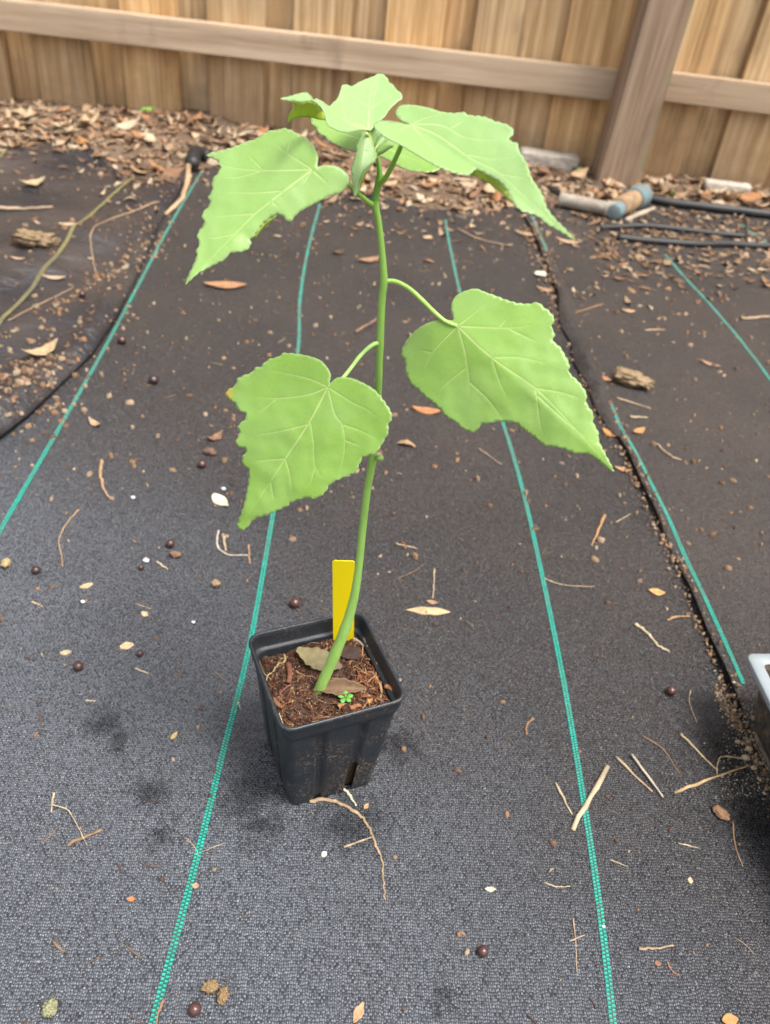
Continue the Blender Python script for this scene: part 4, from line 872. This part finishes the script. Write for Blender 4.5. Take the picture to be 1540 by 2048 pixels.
o.location = tuple(tb); dx = top[0]-tb[0]; o.rotation_euler = (R(2), math.atan2(dx, hgt), R(4)); tag(o, 'blank yellow plastic plant tag stuck upright in the pot soil', 'plant tag')

# ------------------------------------------------------------------ the seedling
base = G(638, 1380, Zb(*PC)+SZ)
plant = empty('green_seedling', tuple(base)); tag(plant, 'tall green seedling with toothed heart shaped leaves growing in the pot', 'plant')
PB = np.array(base)
SY = lambda y: float(np.interp(y, [140, 265, 410, 570, 690, 920, 1100, 1250, 1380], [.418, .414, .410, .405, .402, .398, .394, base[1]+.004, base[1]]))
stem_px = [(630, 1402, 25), (638, 1380, 25), (664, 1322, 26), (690, 1258, 24), (708, 1195, 21), (718, 1130, 18), (725, 1060, 18), (734, 985, 18), (744, 925, 18), (750, 870, 17), (756, 790, 17), (760, 690, 17), (764, 600, 17), (768, 562, 17), (764, 505, 16), (757, 445, 16), (751, 412, 17), (754, 380, 15), (759, 352, 13), (757, 325, 11), (752, 300, 9)]
P = crom([YP(x, y, SY(y)) for x, y, _ in stem_px], 5); Wp = np.interp(np.linspace(0, 1, len(P)), np.linspace(0, 1, len(stem_px)), [w_*.86 for *_, w_ in stem_px])
rad = np.array([mpp(p)*w_*.5 for p, w_ in zip(P, Wp)])
nodes = [YP(749, 918, SY(918)), YP(761, 688, SY(688)), YP(769, 566, SY(566)), YP(750, 410, SY(410)), YP(757, 362, SY(362)), YP(690, 1258, SY(1258)), YP(668, 1312, SY(1312))]
for i, p in enumerate(P):
    for q in nodes: rad[i] *= 1+.10*math.exp(-(np.linalg.norm(p-q)/.0035)**2)
V, F = tube(P-PB, rad, 16, up=(0, 1, .2))
n = len(P); tcol = np.linspace(0, 1, n)[:, None]; sc = np.array((.29, .49, .11))*(1-tcol)+np.array((.20, .37, .05))*tcol
sc = np.where(tcol < .06, sc*.8+np.array((.05, .02, .01)), sc)
sc = np.where(tcol > .82, np.array((.11, .27, .03)), sc)
mk('stem', V, F, M_stem, plant, attrs={'Col': np.repeat(sc, 16, axis=0)})
# old leaf scar
q = YP(755, 918, SY(918)-.003)-PB; V, F = tube([q, q+np.array((.003, -.0005, .002))], [.0022, .0016], 8); mk('leaf_scar', V, F, M_stem, plant, attrs={'Col': np.tile((.27, .42, .10), (len(V), 1))})

def in_poly(P, x, y):
    x = np.asarray(x); y = np.asarray(y); ins = np.zeros(len(x), bool); n = len(P); j = n-1
    for i in range(n):
        xi, yi = P[i]; xj, yj = P[j]
        c = ((yi > y) != (yj > y)) & (x < (xj-xi)*(y-yi)/(yj-yi+1e-12)+xi); ins ^= c; j = i
    return ins
def seg_dist(P, Q):      # distance of points Q to polyline P (open)
    d = np.full(len(Q), 1e9)
    for a, b in zip(P[:-1], P[1:]):
        ab = b-a; t = np.clip(((Q-a) @ ab)/(ab @ ab+1e-9), 0, 1); d = np.minimum(d, np.linalg.norm(Q-(a+t[:, None]*ab), axis=1))
    return d
def patch(outl, J, veins, spacing, teeth, depth, amp=2.6, period=15, smooth=3):
    """outline (image points) -> filled 2-D mesh: points, faces, vein and edge weights"""
    O = crom(np.array(outl, float), smooth, True)
    if teeth:
        seg = np.linalg.norm(np.roll(O, -1, 0)-O, axis=1); L = np.r_[0, np.cumsum(seg)]; tot = L[-1]; N = int(tot/2.6); s = np.linspace(0, tot, N, endpoint=False)
        Oc = np.r_[O, O[:1]]; Q = np.c_[np.interp(s, L, Oc[:, 0]), np.interp(s, L, Oc[:, 1])]
        T = np.roll(Q, -1, 0)-np.roll(Q, 1, 0); T /= np.linalg.norm(T, axis=1)[:, None]+1e-9; Nn = np.c_[T[:, 1], -T[:, 0]]
        area = .5*np.sum(Q[:, 0]*np.roll(Q[:, 1], -1)-np.roll(Q[:, 0], -1)*Q[:, 1]); Nn *= np.sign(area)
        ph = np.cumsum(rng.uniform(.7, 1.3, N))*2.6/period; saw = np.abs(np.sin(math.pi*ph))**.7-.62
        dj = np.clip((np.linalg.norm(Q-np.array(J), axis=1)-45)/70, 0, 1)
        O = Q+Nn*(saw*amp*dj)[:, None]
    else:
        seg = np.linalg.norm(np.roll(O, -1, 0)-O, axis=1); keep = seg > .8; O = O[keep]
    x0, y0 = O.min(0); x1, y1 = O.max(0)
    gx_, gy_ = np.meshgrid(np.arange(x0, x1, spacing), np.arange(y0, y1, spacing)); gx_ = gx_+(np.arange(gx_.shape[0])[:, None] % 2)*spacing*.5
    Q = np.c_[gx_.ravel(), gy_.ravel()]+rng.uniform(-.4, .4, (gx_.size, 2)); Oc = np.r_[O, O[:1]]
    Q = Q[in_poly(O, Q[:, 0], Q[:, 1])]; Q = Q[seg_dist(Oc, Q) > spacing*.55]
    VP_, VW = [], []
    for vp, w0, w1 in veins:
        c = crom(np.array(vp, float), 6); seg = np.linalg.norm(np.diff(c, axis=0), axis=1); L = np.r_[0, np.cumsum(seg)]; N = max(int(L[-1]/3.5), 3); s = np.linspace(0, L[-1], N)
        c = np.c_[np.interp(s, L, c[:, 0]), np.interp(s, L, c[:, 1])]; T = np.gradient(c, axis=0); T /= np.linalg.norm(T, axis=1)[:, None]+1e-9; Nn = np.c_[T[:, 1], -T[:, 0]]; wv = np.maximum(np.linspace(w0, w1, N), .95)
        fade = np.clip(np.linspace(1.15, 0, N)**.6, 0, 1)*np.clip((N-1-np.arange(N))/4.0, 0, 1)
        for k, val in ((0, 1), (-1, 0), (1, 0)):
            VP_.append(c+Nn*(k*wv)[:, None]); VW.append(fade*val)
    if VP_:
        vp = np.concatenate(VP_); vw = np.concatenate(VW); ok = in_poly(O, vp[:, 0], vp[:, 1]) & (seg_dist(Oc, vp) > 1.2); vp = vp[ok]; vw = vw[ok]
        keep = np.ones(len(Q), bool); ctr = vp[vw > 0]
        for i in range(0, len(ctr)): keep &= ((Q-ctr[i])**2).sum(1) > 16
        Q = Q[keep]
        # drop zero-weight side rows that fall on another vein's centre
        good = np.ones(len(vp), bool); z = np.where(vw == 0)[0]
        for i in z:
            if (((ctr-vp[i])**2).sum(1) < .42).any(): good[i] = False
        vp = vp[good]; vw = vw[good]
    else: vp = np.zeros((0, 2)); vw = np.zeros(0)
    allp = np.concatenate([O, Q, vp]); wt = np.concatenate([np.zeros(len(O)+len(Q)), vw]); nO = len(O)
    r_ = delaunay_2d_cdt([Vector(p) for p in allp], [(i, (i+1) % nO) for i in range(nO)], [], 1, 1e-4, True)
    P2 = np.array([(v.x, v.y) for v in r_[0]]); orig = r_[3]; ww = np.array([max([wt[k] for k in o_] or [0]) for o_ in orig]); ee = np.array([1.0 if any(k < nO for k in o_) else 0.0 for o_ in orig])
    FF = [tuple(f) for f in r_[2]]; cen = np.array([P2[list(f)].mean(0) for f in FF]); ins = in_poly(O, cen[:, 0], cen[:, 1])
    return P2, [f for f, k in zip(FF, ins) if k], ww, ee, O
def leaf(outl, J, tip, veins, Y0, gx, gy, foldL=0, foldR=0, droop=0, wave=.0012, pale=0, flaps=(), yellow=None, teeth=True, petiole=None, spacing=5.0, amp=2.6, period=15, label=None, th=.00035, pcol=(.30, .52, .10), cup=0):
    J = np.array(J, float); tip = np.array(tip, float); ax = tip-J; L = np.linalg.norm(ax); ax /= L; nn = np.array((ax[1], -ax[0]))
    sd_ = random.uniform(0, 50)
    def Yof(P2, Eo=None):
        d = P2-J; t = d @ ax/L; s = d @ nn
        Y = Y0 + gx*d[:, 0]*1e-3 - gy*d[:, 1]*1e-3 + foldL*np.maximum(s, 0)*1e-3 + foldR*np.maximum(-s, 0)*1e-3 + droop*np.maximum(t, 0)**2 + cup*(s/L)**2
        nz = np.array([noise.noise(Vector((p[0]/55+sd_, p[1]/55, 1.7)))+.5*noise.noise(Vector((p[0]/26+sd_, p[1]/26, 4.7))) for p in P2]); r_ = np.clip(np.linalg.norm(d, axis=1)/L, 0, 1.2)
        return Y+wave*nz*(.35+r_)
    P2, F, vw, ee, O = patch(outl, J, veins, spacing, teeth, None, amp, period)
    Y = Yof(P2) + .00012*vw
    V = np.array([YP(p[0], p[1], y) for p, y in zip(P2, Y)]); un = np.zeros(len(V)); 
    ye = np.zeros(len(V))
    if yellow is not None: ye = np.clip(1-np.linalg.norm(P2-np.array(yellow[0]), axis=1)/yellow[1], 0, 1)**1.2*yellow[2]
    pl = np.full(len(V), float(pale)); allF = list(F)
    # face orientation: upper face towards the camera
    def orient(Fs, V_, flip=False):
        out = []
        for f in Fs:
            a, b, c = V_[f[0]], V_[f[1]], V_[f[2]]; nrm = np.cross(b-a, c-a); out.append(f if ((nrm @ (CAM-a)) > 0) != flip else f[::-1])
        return out
    allF = orient(F, V)
    for (fo, seam, back) in flaps:           # parts curled over so that the underside shows
        Pf, Ff, vf, ef, Of = patch(fo, J, [], spacing, False, None)
        seamP = np.array(seam, float); ds = seg_dist(seamP, Pf); Yf = Yof(Pf)+.0006+back*ds*1e-3
        Vf = np.array([YP(p[0], p[1], y) for p, y in zip(Pf, Yf)]); Fo = orient(Ff, Vf, True); n0 = len(V)
        V = np.concatenate([V, Vf]); un = np.r_[un, np.clip(.7+ds*.02, 0, 1)]; vw = np.r_[vw, np.zeros(len(Vf))]; ee = np.r_[ee, ef*.5]; ye = np.r_[ye, np.zeros(len(Vf))]; pl = np.r_[pl, np.full(len(Vf), pale*.3)]; allF += [tuple(i+n0 for i in f) for f in Fo]
    o = mk('leaf', V-PB, allF, M_leaf, plant, attrs={'vein': vw, 'under': un, 'edge': ee, 'yellow': ye, 'pale': pl})
    if label: o['label'] = label
    md = o.modifiers.new('t', 'SOLIDIFY'); md.thickness = th; md.offset = -1
    if petiole:
        pts = [YP(x, y, yy) for x, y, yy, _ in petiole]; C = crom(pts, 6); wd = np.interp(np.linspace(0, 1, len(C)), np.linspace(0, 1, len(petiole)), [q[3] for q in petiole])
        Vp, Fp = tube(C-PB, [mpp(c)*w_*.5 for c, w_ in zip(C, wd)], 10, up=(0, 1, .2)); mk('petiole', Vp, Fp, M_stem, o, attrs={'Col': np.tile(pcol, (len(Vp), 1))})
    return o
def z3(pts): return [(350+x/1.878, 120+y/1.878) for x, y in pts]
def z4(pts): return [(440+x/1.878, 540+y/1.878) for x, y in pts]
def z6(pts): return [(540+x/4.8125, 140+y/4.8125) for x, y in pts]
def VN(zf, pts, w0=2.2, w1=1.2): return (zf(pts), w0, w1)

# lower left leaf
F_out = z4([(412, 425), (416, 395), (400, 362), (370, 335), (310, 318), (270, 313), (235, 312), (222, 325), (190, 333), (165, 348), (155, 362), (130, 368), (122, 382), (100, 392), (65, 408), (58, 432), (20, 460), (35, 487), (55, 500), (68, 525), (97, 538), (92, 562), (65, 588), (75, 612), (60, 640), (66, 662), (100, 675), (82, 705), (87, 737), (107, 748), (105, 800), (95, 860), (80, 910), (63, 962), (85, 977), (102, 965), (130, 935), (165, 925), (200, 910), (255, 885), (267, 872), (325, 856), (345, 861), (385, 845), (405, 818), (420, 800), (470, 776), (480, 771), (511, 755), (530, 712), (546, 699), (582, 690), (607, 655), (632, 610), (631, 580), (646, 558), (640, 528), (622, 500), (610, 483), (580, 450), (540, 425), (490, 405), (440, 404)])
F_v = [VN(z4, [(405, 440), (340, 565), (245, 710), (160, 840), (75, 960)], 2.6, 1.0), VN(z4, [(405, 440), (330, 470), (215, 482), (115, 475)], 2.2, .9), VN(z4, [(405, 440), (320, 405), (190, 378)], 1.8, .8), VN(z4, [(405, 440), (430, 540), (458, 580), (468, 640), (462, 715), (440, 790)], 2.0, .8), VN(z4, [(405, 440), (500, 500), (545, 520), (600, 560)], 1.6, .8),
       VN(z4, [(338, 567), (350, 640), (358, 740), (400, 795)], 1.5, .8), VN(z4, [(332, 580), (230, 605), (120, 622)], 1.5, .8), VN(z4, [(245, 710), (170, 715), (98, 727)], 1.4, .8), VN(z4, [(245, 710), (262, 770), (272, 850)], 1.3, .8), VN(z4, [(215, 482), (130, 550)], 1.3, .8), VN(z4, [(458, 580), (530, 605), (600, 640)], 1.2, .7), VN(z4, [(468, 640), (540, 665)], 1.2, .7), VN(z4, [(358, 740), (335, 820)], 1.1, .7), VN(z4, [(190, 795), (205, 880)], 1.1, .7)]
leaf(F_out, (656, 774), (478, 1050), F_v, .370, -.02, .13, foldL=-.02, foldR=.05, droop=.004, wave=.0009, pale=.05, yellow=((452, 785), 22, 1.0), label='lower left leaf of the seedling with a yellowed corner',
     petiole=[(760, 686, SY(686), 10), (745, 690, .399, 9), (722, 710, .394, 8.5), (701, 737, .384, 8), (680, 762, .374, 8), (657, 773, .3705, 8)], pcol=(.36, .56, .15))
# lower right leaf
G_out = z4([(876, 188), (868, 150), (872, 118), (890, 94), (925, 77), (960, 70), (1000, 84), (1040, 98), (1100, 120), (1155, 127), (1195, 122), (1216, 140), (1240, 158), (1256, 185), (1245, 215), (1258, 240), (1250, 266), (1278, 290), (1300, 328), (1314, 360), (1312, 386), (1347, 420), (1377, 465), (1375, 497), (1402, 540), (1402, 572), (1422, 612), (1423, 642), (1447, 690), (1480, 757), (1450, 742), (1420, 716), (1380, 691), (1325, 688), (1290, 670), (1240, 663), (1215, 658), (1190, 636), (1150, 606), (1110, 575), (1080, 571), (1040, 570), (1010, 576), (980, 582), (962, 605), (940, 609), (910, 595), (885, 571), (850, 552), (828, 525), (800, 497), (770, 476), (745, 450), (720, 430), (698, 385), (694, 340), (679, 315), (695, 273), (720, 240), (760, 209), (800, 192), (840, 185)])
G_v = [VN(z4, [(893, 212), (1020, 330), (1185, 445), (1310, 570), (1470, 745)], 2.6, .9), VN(z4, [(893, 212), (1080, 218), (1190, 205)], 2.1, .9), VN(z4, [(893, 212), (960, 160), (1010, 122)], 1.6, .8), VN(z4, [(893, 212), (920, 310), (935, 420), (935, 490)], 2.1, .9), VN(z4, [(893, 212), (800, 310), (760, 390)], 1.9, .8), VN(z4, [(1020, 330), (1050, 420), (1085, 490)], 1.5, .8), VN(z4, [(1020, 330), (1130, 330), (1240, 355)], 1.6, .8), VN(z4, [(1185, 445), (1290, 462), (1370, 490)], 1.4, .8), VN(z4, [(1185, 445), (1200, 560), (1212, 620)], 1.4, .8), VN(z4, [(935, 420), (1010, 490), (1060, 560)], 1.4, .8), VN(z4, [(1080, 218), (1200, 275)], 1.2, .7), VN(z4, [(920, 372), (840, 440), (820, 490)], 1.2, .7), VN(z4, [(1190, 470), (1290, 560), (1390, 640)], 1.1, .7), VN(z4, [(1050, 218), (1090, 170)], 1.1, .7), VN(z4, [(800, 310), (740, 300)], 1.1, .7)]
leaf(G_out, (915, 653), (1226, 941), G_v, .385, -.03, .14, foldL=.02, foldR=.04, droop=.003, wave=.0008, pale=.14, label='lower right leaf of the seedling, the largest, with a long pointed tip',
     petiole=[(769, 563, SY(563), 10), (791, 563, .405, 9), (818, 577, .402, 9), (845, 601, .397, 9), (866, 622, .391, 9), (890, 642, .3875, 8), (914, 652, .3855, 8)], pcol=(.33, .54, .11))
# upper left leaf
A_out = z3([(532, 398), (537, 360), (510, 310), (470, 283), (415, 256), (382, 266), (368, 262), (330, 278), (308, 295), (260, 310), (225, 324), (200, 333), (118, 354), (150, 372), (170, 398), (165, 418), (138, 455), (140, 490), (124, 515), (132, 540), (100, 580), (110, 612), (83, 655), (92, 690), (79, 718), (82, 737), (65, 777), (37, 843), (85, 802), (150, 768), (190, 747), (206, 725), (265, 716), (286, 690), (281, 675), (300, 657), (322, 622), (345, 600), (380, 579), (405, 586), (431, 609), (465, 572), (550, 526), (590, 506), (625, 496), (656, 455), (645, 425), (610, 401), (570, 394), (545, 400)])
A_v = [VN(z3, [(515, 412), (400, 500), (300, 580), (215, 665), (120, 760), (45, 838)], 2.6, .9), VN(z3, [(515, 412), (330, 415), (190, 400), (130, 362)], 2.2, .9), VN(z3, [(515, 412), (420, 350), (360, 300)], 1.7, .8), VN(z3, [(515, 412), (475, 480)], 1.6, .9), VN(z3, [(515, 412), (580, 470)], 1.5, .8), VN(z3, [(405, 492), (300, 500), (180, 495)], 1.5, .8), VN(z3, [(300, 578), (210, 585), (140, 590)], 1.4, .8), VN(z3, [(225, 655), (150, 668), (100, 660)], 1.3, .8), VN(z3, [(330, 415), (240, 440), (160, 440)], 1.2, .7), VN(z3, [(420, 350), (440, 290)], 1.1, .7), VN(z3, [(330, 415), (270, 350)], 1.1, .7), VN(z3, [(360, 530), (400, 560)], 1.2, .7)]
leaf(A_out, (624, 339), (370, 568), A_v, .390, -.06, .22, foldL=.14, foldR=.0, droop=-.004, wave=.0009, pale=.45, label='upper left leaf of the seedling with its tip drooping down',
     petiole=[(749, 411, SY(411), 11), (735, 403, .407, 10), (715, 386, .402, 9), (697, 371, .398, 8.5), (660, 352, .394, 8), (626, 340, .3915, 8)], pcol=(.25, .45, .06), flaps=[(z3([(300, 655), (322, 622), (345, 600), (385, 580), (360, 606), (335, 628), (312, 655), (298, 680)]), z3([(300, 655), (322, 622), (345, 600), (385, 580)]), .3)])
# upper right leaf
D_out = z3([(882, 243), (850, 226), (829, 205), (832, 185), (850, 169), (900, 169), (960, 181), (1000, 194), (1055, 199), (1080, 195), (1110, 208), (1160, 212), (1200, 229), (1250, 244), (1273, 270), (1253, 300), (1287, 314), (1292, 340), (1312, 370), (1326, 400), (1337, 440), (1357, 470), (1377, 500), (1392, 545), (1422, 590), (1462, 630), (1503, 675), (1450, 642), (1400, 614), (1360, 582), (1320, 571), (1290, 557), (1262, 515), (1232, 468), (1190, 437), (1130, 410), (1105, 430), (1040, 420), (970, 390), (900, 350), (850, 320), (790, 290), (755, 262), (746, 240), (775, 227), (830, 231)])
D_v = [VN(z3, [(885, 243), (990, 285), (1110, 370), (1210, 420), (1300, 500), (1400, 590), (1495, 668)], 2.5, .9), VN(z3, [(885, 243), (1000, 245), (1090, 290), (1200, 300), (1250, 275)], 2.0, .8), VN(z3, [(885, 243), (950, 215), (1010, 205)], 1.6, .8), VN(z3, [(885, 243), (940, 300), (1000, 370)], 1.7, .8), VN(z3, [(885, 243), (830, 270)], 1.5, .8), VN(z3, [(1090, 355), (1200, 372), (1290, 360)], 1.5, .8), VN(z3, [(1220, 428), (1290, 440), (1335, 445)], 1.3, .8), VN(z3, [(1040, 255), (1100, 220)], 1.2, .7)]
leaf(D_out, (821, 249), (1150, 478), D_v, .392, .02, .34, foldL=-.12, foldR=-.16, droop=-.010, wave=.0009, pale=.72, label='upper right leaf of the seedling arching out to a drooping tip',
     petiole=[(756, 366, SY(366), 12), (770, 357, .409, 11), (784, 332, .406, 10), (800, 297, .402, 10), (812, 266, .397, 8), (821, 250, .3935, 8)], pcol=(.20, .38, .04),
     flaps=[(z3([(1130, 410), (1190, 437), (1232, 468), (1262, 515), (1290, 557), (1270, 540), (1230, 503), (1180, 463), (1112, 427)]), z3([(1130, 410), (1190, 437), (1232, 468), (1262, 515), (1290, 557)]), .5)])
# upright top leaf
B_out = z6([(975, 575), (1010, 522), (1060, 485), (1110, 440), (1150, 380), (1200, 330), (1250, 290), (1276, 270), (1257, 215), (1215, 187), (1190, 145), (1150, 118), (1130, 75), (1085, 38), (1040, 36), (1000, 58), (930, 84), (840, 124), (790, 156), (740, 138), (695, 148), (680, 195), (650, 272), (610, 310), (570, 346), (520, 310), (450, 273), (423, 287), (395, 250), (350, 216), (270, 228), (180, 255), (98, 275), (160, 292), (230, 295), (300, 305), (370, 296), (430, 305), (510, 380), (540, 470), (548, 500), (580, 545), (640, 580), (700, 597), (760, 602), (830, 586), (900, 575), (945, 580)])
B_v = [VN(z6, [(945, 575), (950, 440), (955, 330), (975, 180), (1050, 50)], 2.2, .8), VN(z6, [(945, 575), (820, 540), (700, 470), (620, 420), (560, 360)], 1.6, .8), VN(z6, [(945, 575), (840, 520), (740, 500), (700, 330), (690, 200)], 1.6, .8), VN(z6, [(952, 350), (850, 290), (790, 220)], 1.4, .7), VN(z6, [(953, 380), (1100, 290), (1200, 240)], 1.3, .7), VN(z6, [(960, 250), (1050, 170)], 1.2, .7), VN(z6, [(945, 575), (1060, 480)], 1.2, .7)]
leaf(B_out, (736, 259), (760, 150), B_v, .414, .05, .36, foldL=-.25, foldR=-.05, wave=.0012, pale=.95, spacing=4.0, amp=1.4, period=13, label='young pale top leaf of the seedling, cupped with a curled side lobe',
     petiole=[(754, 318, SY(318), 9), (747, 300, .4155, 8), (740, 280, .4155, 8), (736, 261, .4148, 8)], pcol=(.36, .50, .10),
     flaps=[(z6([(160, 294), (230, 297), (300, 307), (370, 298), (430, 307), (510, 382), (540, 472), (530, 482), (460, 476), (390, 456), (320, 451), (240, 461), (200, 481), (170, 507), (176, 440), (212, 385), (242, 350), (226, 322)]), z6([(160, 294), (230, 297), (300, 307), (370, 298), (430, 307), (510, 382), (540, 472)]), .55)])
# leaf behind the stem
E_out = z6([(395, 468), (430, 440), (520, 430), (700, 480), (900, 560), (1100, 660), (1300, 720), (1500, 800), (1640, 900), (1620, 960), (1530, 982), (1440, 976), (1360, 971), (1270, 940), (1200, 900), (1130, 860), (1060, 830), (960, 812), (820, 780), (720, 756), (650, 720), (550, 666), (540, 640), (462, 600), (455, 560), (400, 512)])
E_v = [VN(z6, [(1000, 680), (820, 650), (640, 590), (450, 520)], 1.8, .8), VN(z6, [(1000, 680), (1150, 760), (1300, 830), (1500, 900)], 1.6, .8), VN(z6, [(1000, 680), (1200, 790), (1400, 930)], 1.3, .8), VN(z6, [(820, 650), (760, 720)], 1.2, .8)]
leaf(E_out, (748, 281), (625, 240), E_v, .448, .0, .55, foldL=0, foldR=0, wave=.0012, pale=.25, spacing=4.5, amp=1.5, label='broad leaf of the seedling growing away behind the stem',
     petiole=[(757, 345, SY(345), 9), (756, 320, .425, 8), (750, 296, .44, 7), (748, 283, .4475, 7)], pcol=(.25, .42, .06))
# small folded young leaf in front and the unopened ones at the tip
C_out = z6([(925, 600), (880, 615), (850, 680), (825, 740), (832, 780), (808, 840), (797, 900), (779, 960), (791, 1000), (784, 1060), (800, 1120), (799, 1190), (820, 1222), (842, 1180), (850, 1110), (880, 1030), (905, 980), (960, 920), (1000, 890), (1036, 830), (1015, 790), (980, 700), (960, 640)])
C_v = [VN(z6, [(925, 610), (950, 680), (1005, 790)], 1.6, 1.0), VN(z6, [(925, 610), (880, 760), (855, 950), (825, 1190)], 1.8, .8), VN(z6, [(900, 690), (840, 730)], 1.1, .7), VN(z6, [(875, 780), (940, 790), (1000, 800)], 1.2, .8), VN(z6, [(865, 860), (940, 880)], 1.1, .7), VN(z6, [(860, 860), (805, 880)], 1.0, .7), VN(z6, [(850, 980), (790, 985)], 1.0, .7)]
leaf(C_out, (732, 267), (710, 393), C_v, .404, .0, .16, foldL=.12, foldR=.15, wave=.0012, pale=1.0, spacing=3.2, amp=1.6, period=9, label='small pale folded young leaf hanging before the shoot tip',
     petiole=[(753, 318, SY(318)-.002, 6), (746, 296, .408, 6), (738, 275, .4045, 6), (733, 267, .4025, 6)], pcol=(.42, .52, .14),
     flaps=[(z6([(842, 1180), (850, 1110), (880, 1030), (905, 980), (960, 920), (1000, 890), (940, 960), (900, 1040), (870, 1120), (850, 1180)]), z6([(842, 1180), (850, 1110), (880, 1030), (905, 980), (960, 920), (1000, 890)]), .4)])
leaf(z6([(1020, 770), (1040, 740), (1090, 720), (1145, 715), (1190, 735), (1150, 760), (1110, 790), (1070, 815), (1035, 822)]), (753, 304), (785, 292), [VN(z6, [(1025, 790), (1090, 760), (1170, 730)], 1.2, .7)], .404, -.1, .2, foldL=.3, foldR=.2, wave=.001, pale=.2, teeth=False, spacing=3.0, label='tiny unopened yellow green leaf beside the shoot tip', petiole=[(755, 325, SY(325)-.003, 6), (753, 312, .405, 6), (753, 305, .4042, 5)], pcol=(.42, .5, .1))
leaf(z6([(1000, 760), (1005, 720), (1040, 650), (1085, 615), (1120, 630), (1130, 670), (1100, 700), (1070, 730), (1040, 750), (1020, 775)]), (749, 300), (768, 270), [VN(z6, [(1005, 770), (1050, 700), (1090, 630)], 1.4, .8)], .412, .0, .2, foldL=.3, foldR=.2, wave=.001, pale=.6, teeth=False, spacing=3.0, label='narrow unopened pale leaf standing at the shoot tip', petiole=[(754, 322, SY(322), 5), (750, 306, .413, 5), (749, 300, .4122, 5)], pcol=(.42, .52, .12))
leaf(z6([(970, 570), (1010, 575), (1050, 610), (1060, 650), (1030, 720), (1000, 770), (975, 700), (955, 640)]), (748, 298), (744, 262), [], .418, .0, .1, wave=.001, pale=1.0, teeth=False, spacing=3.0, label='pale downy young leaf behind the shoot tip')
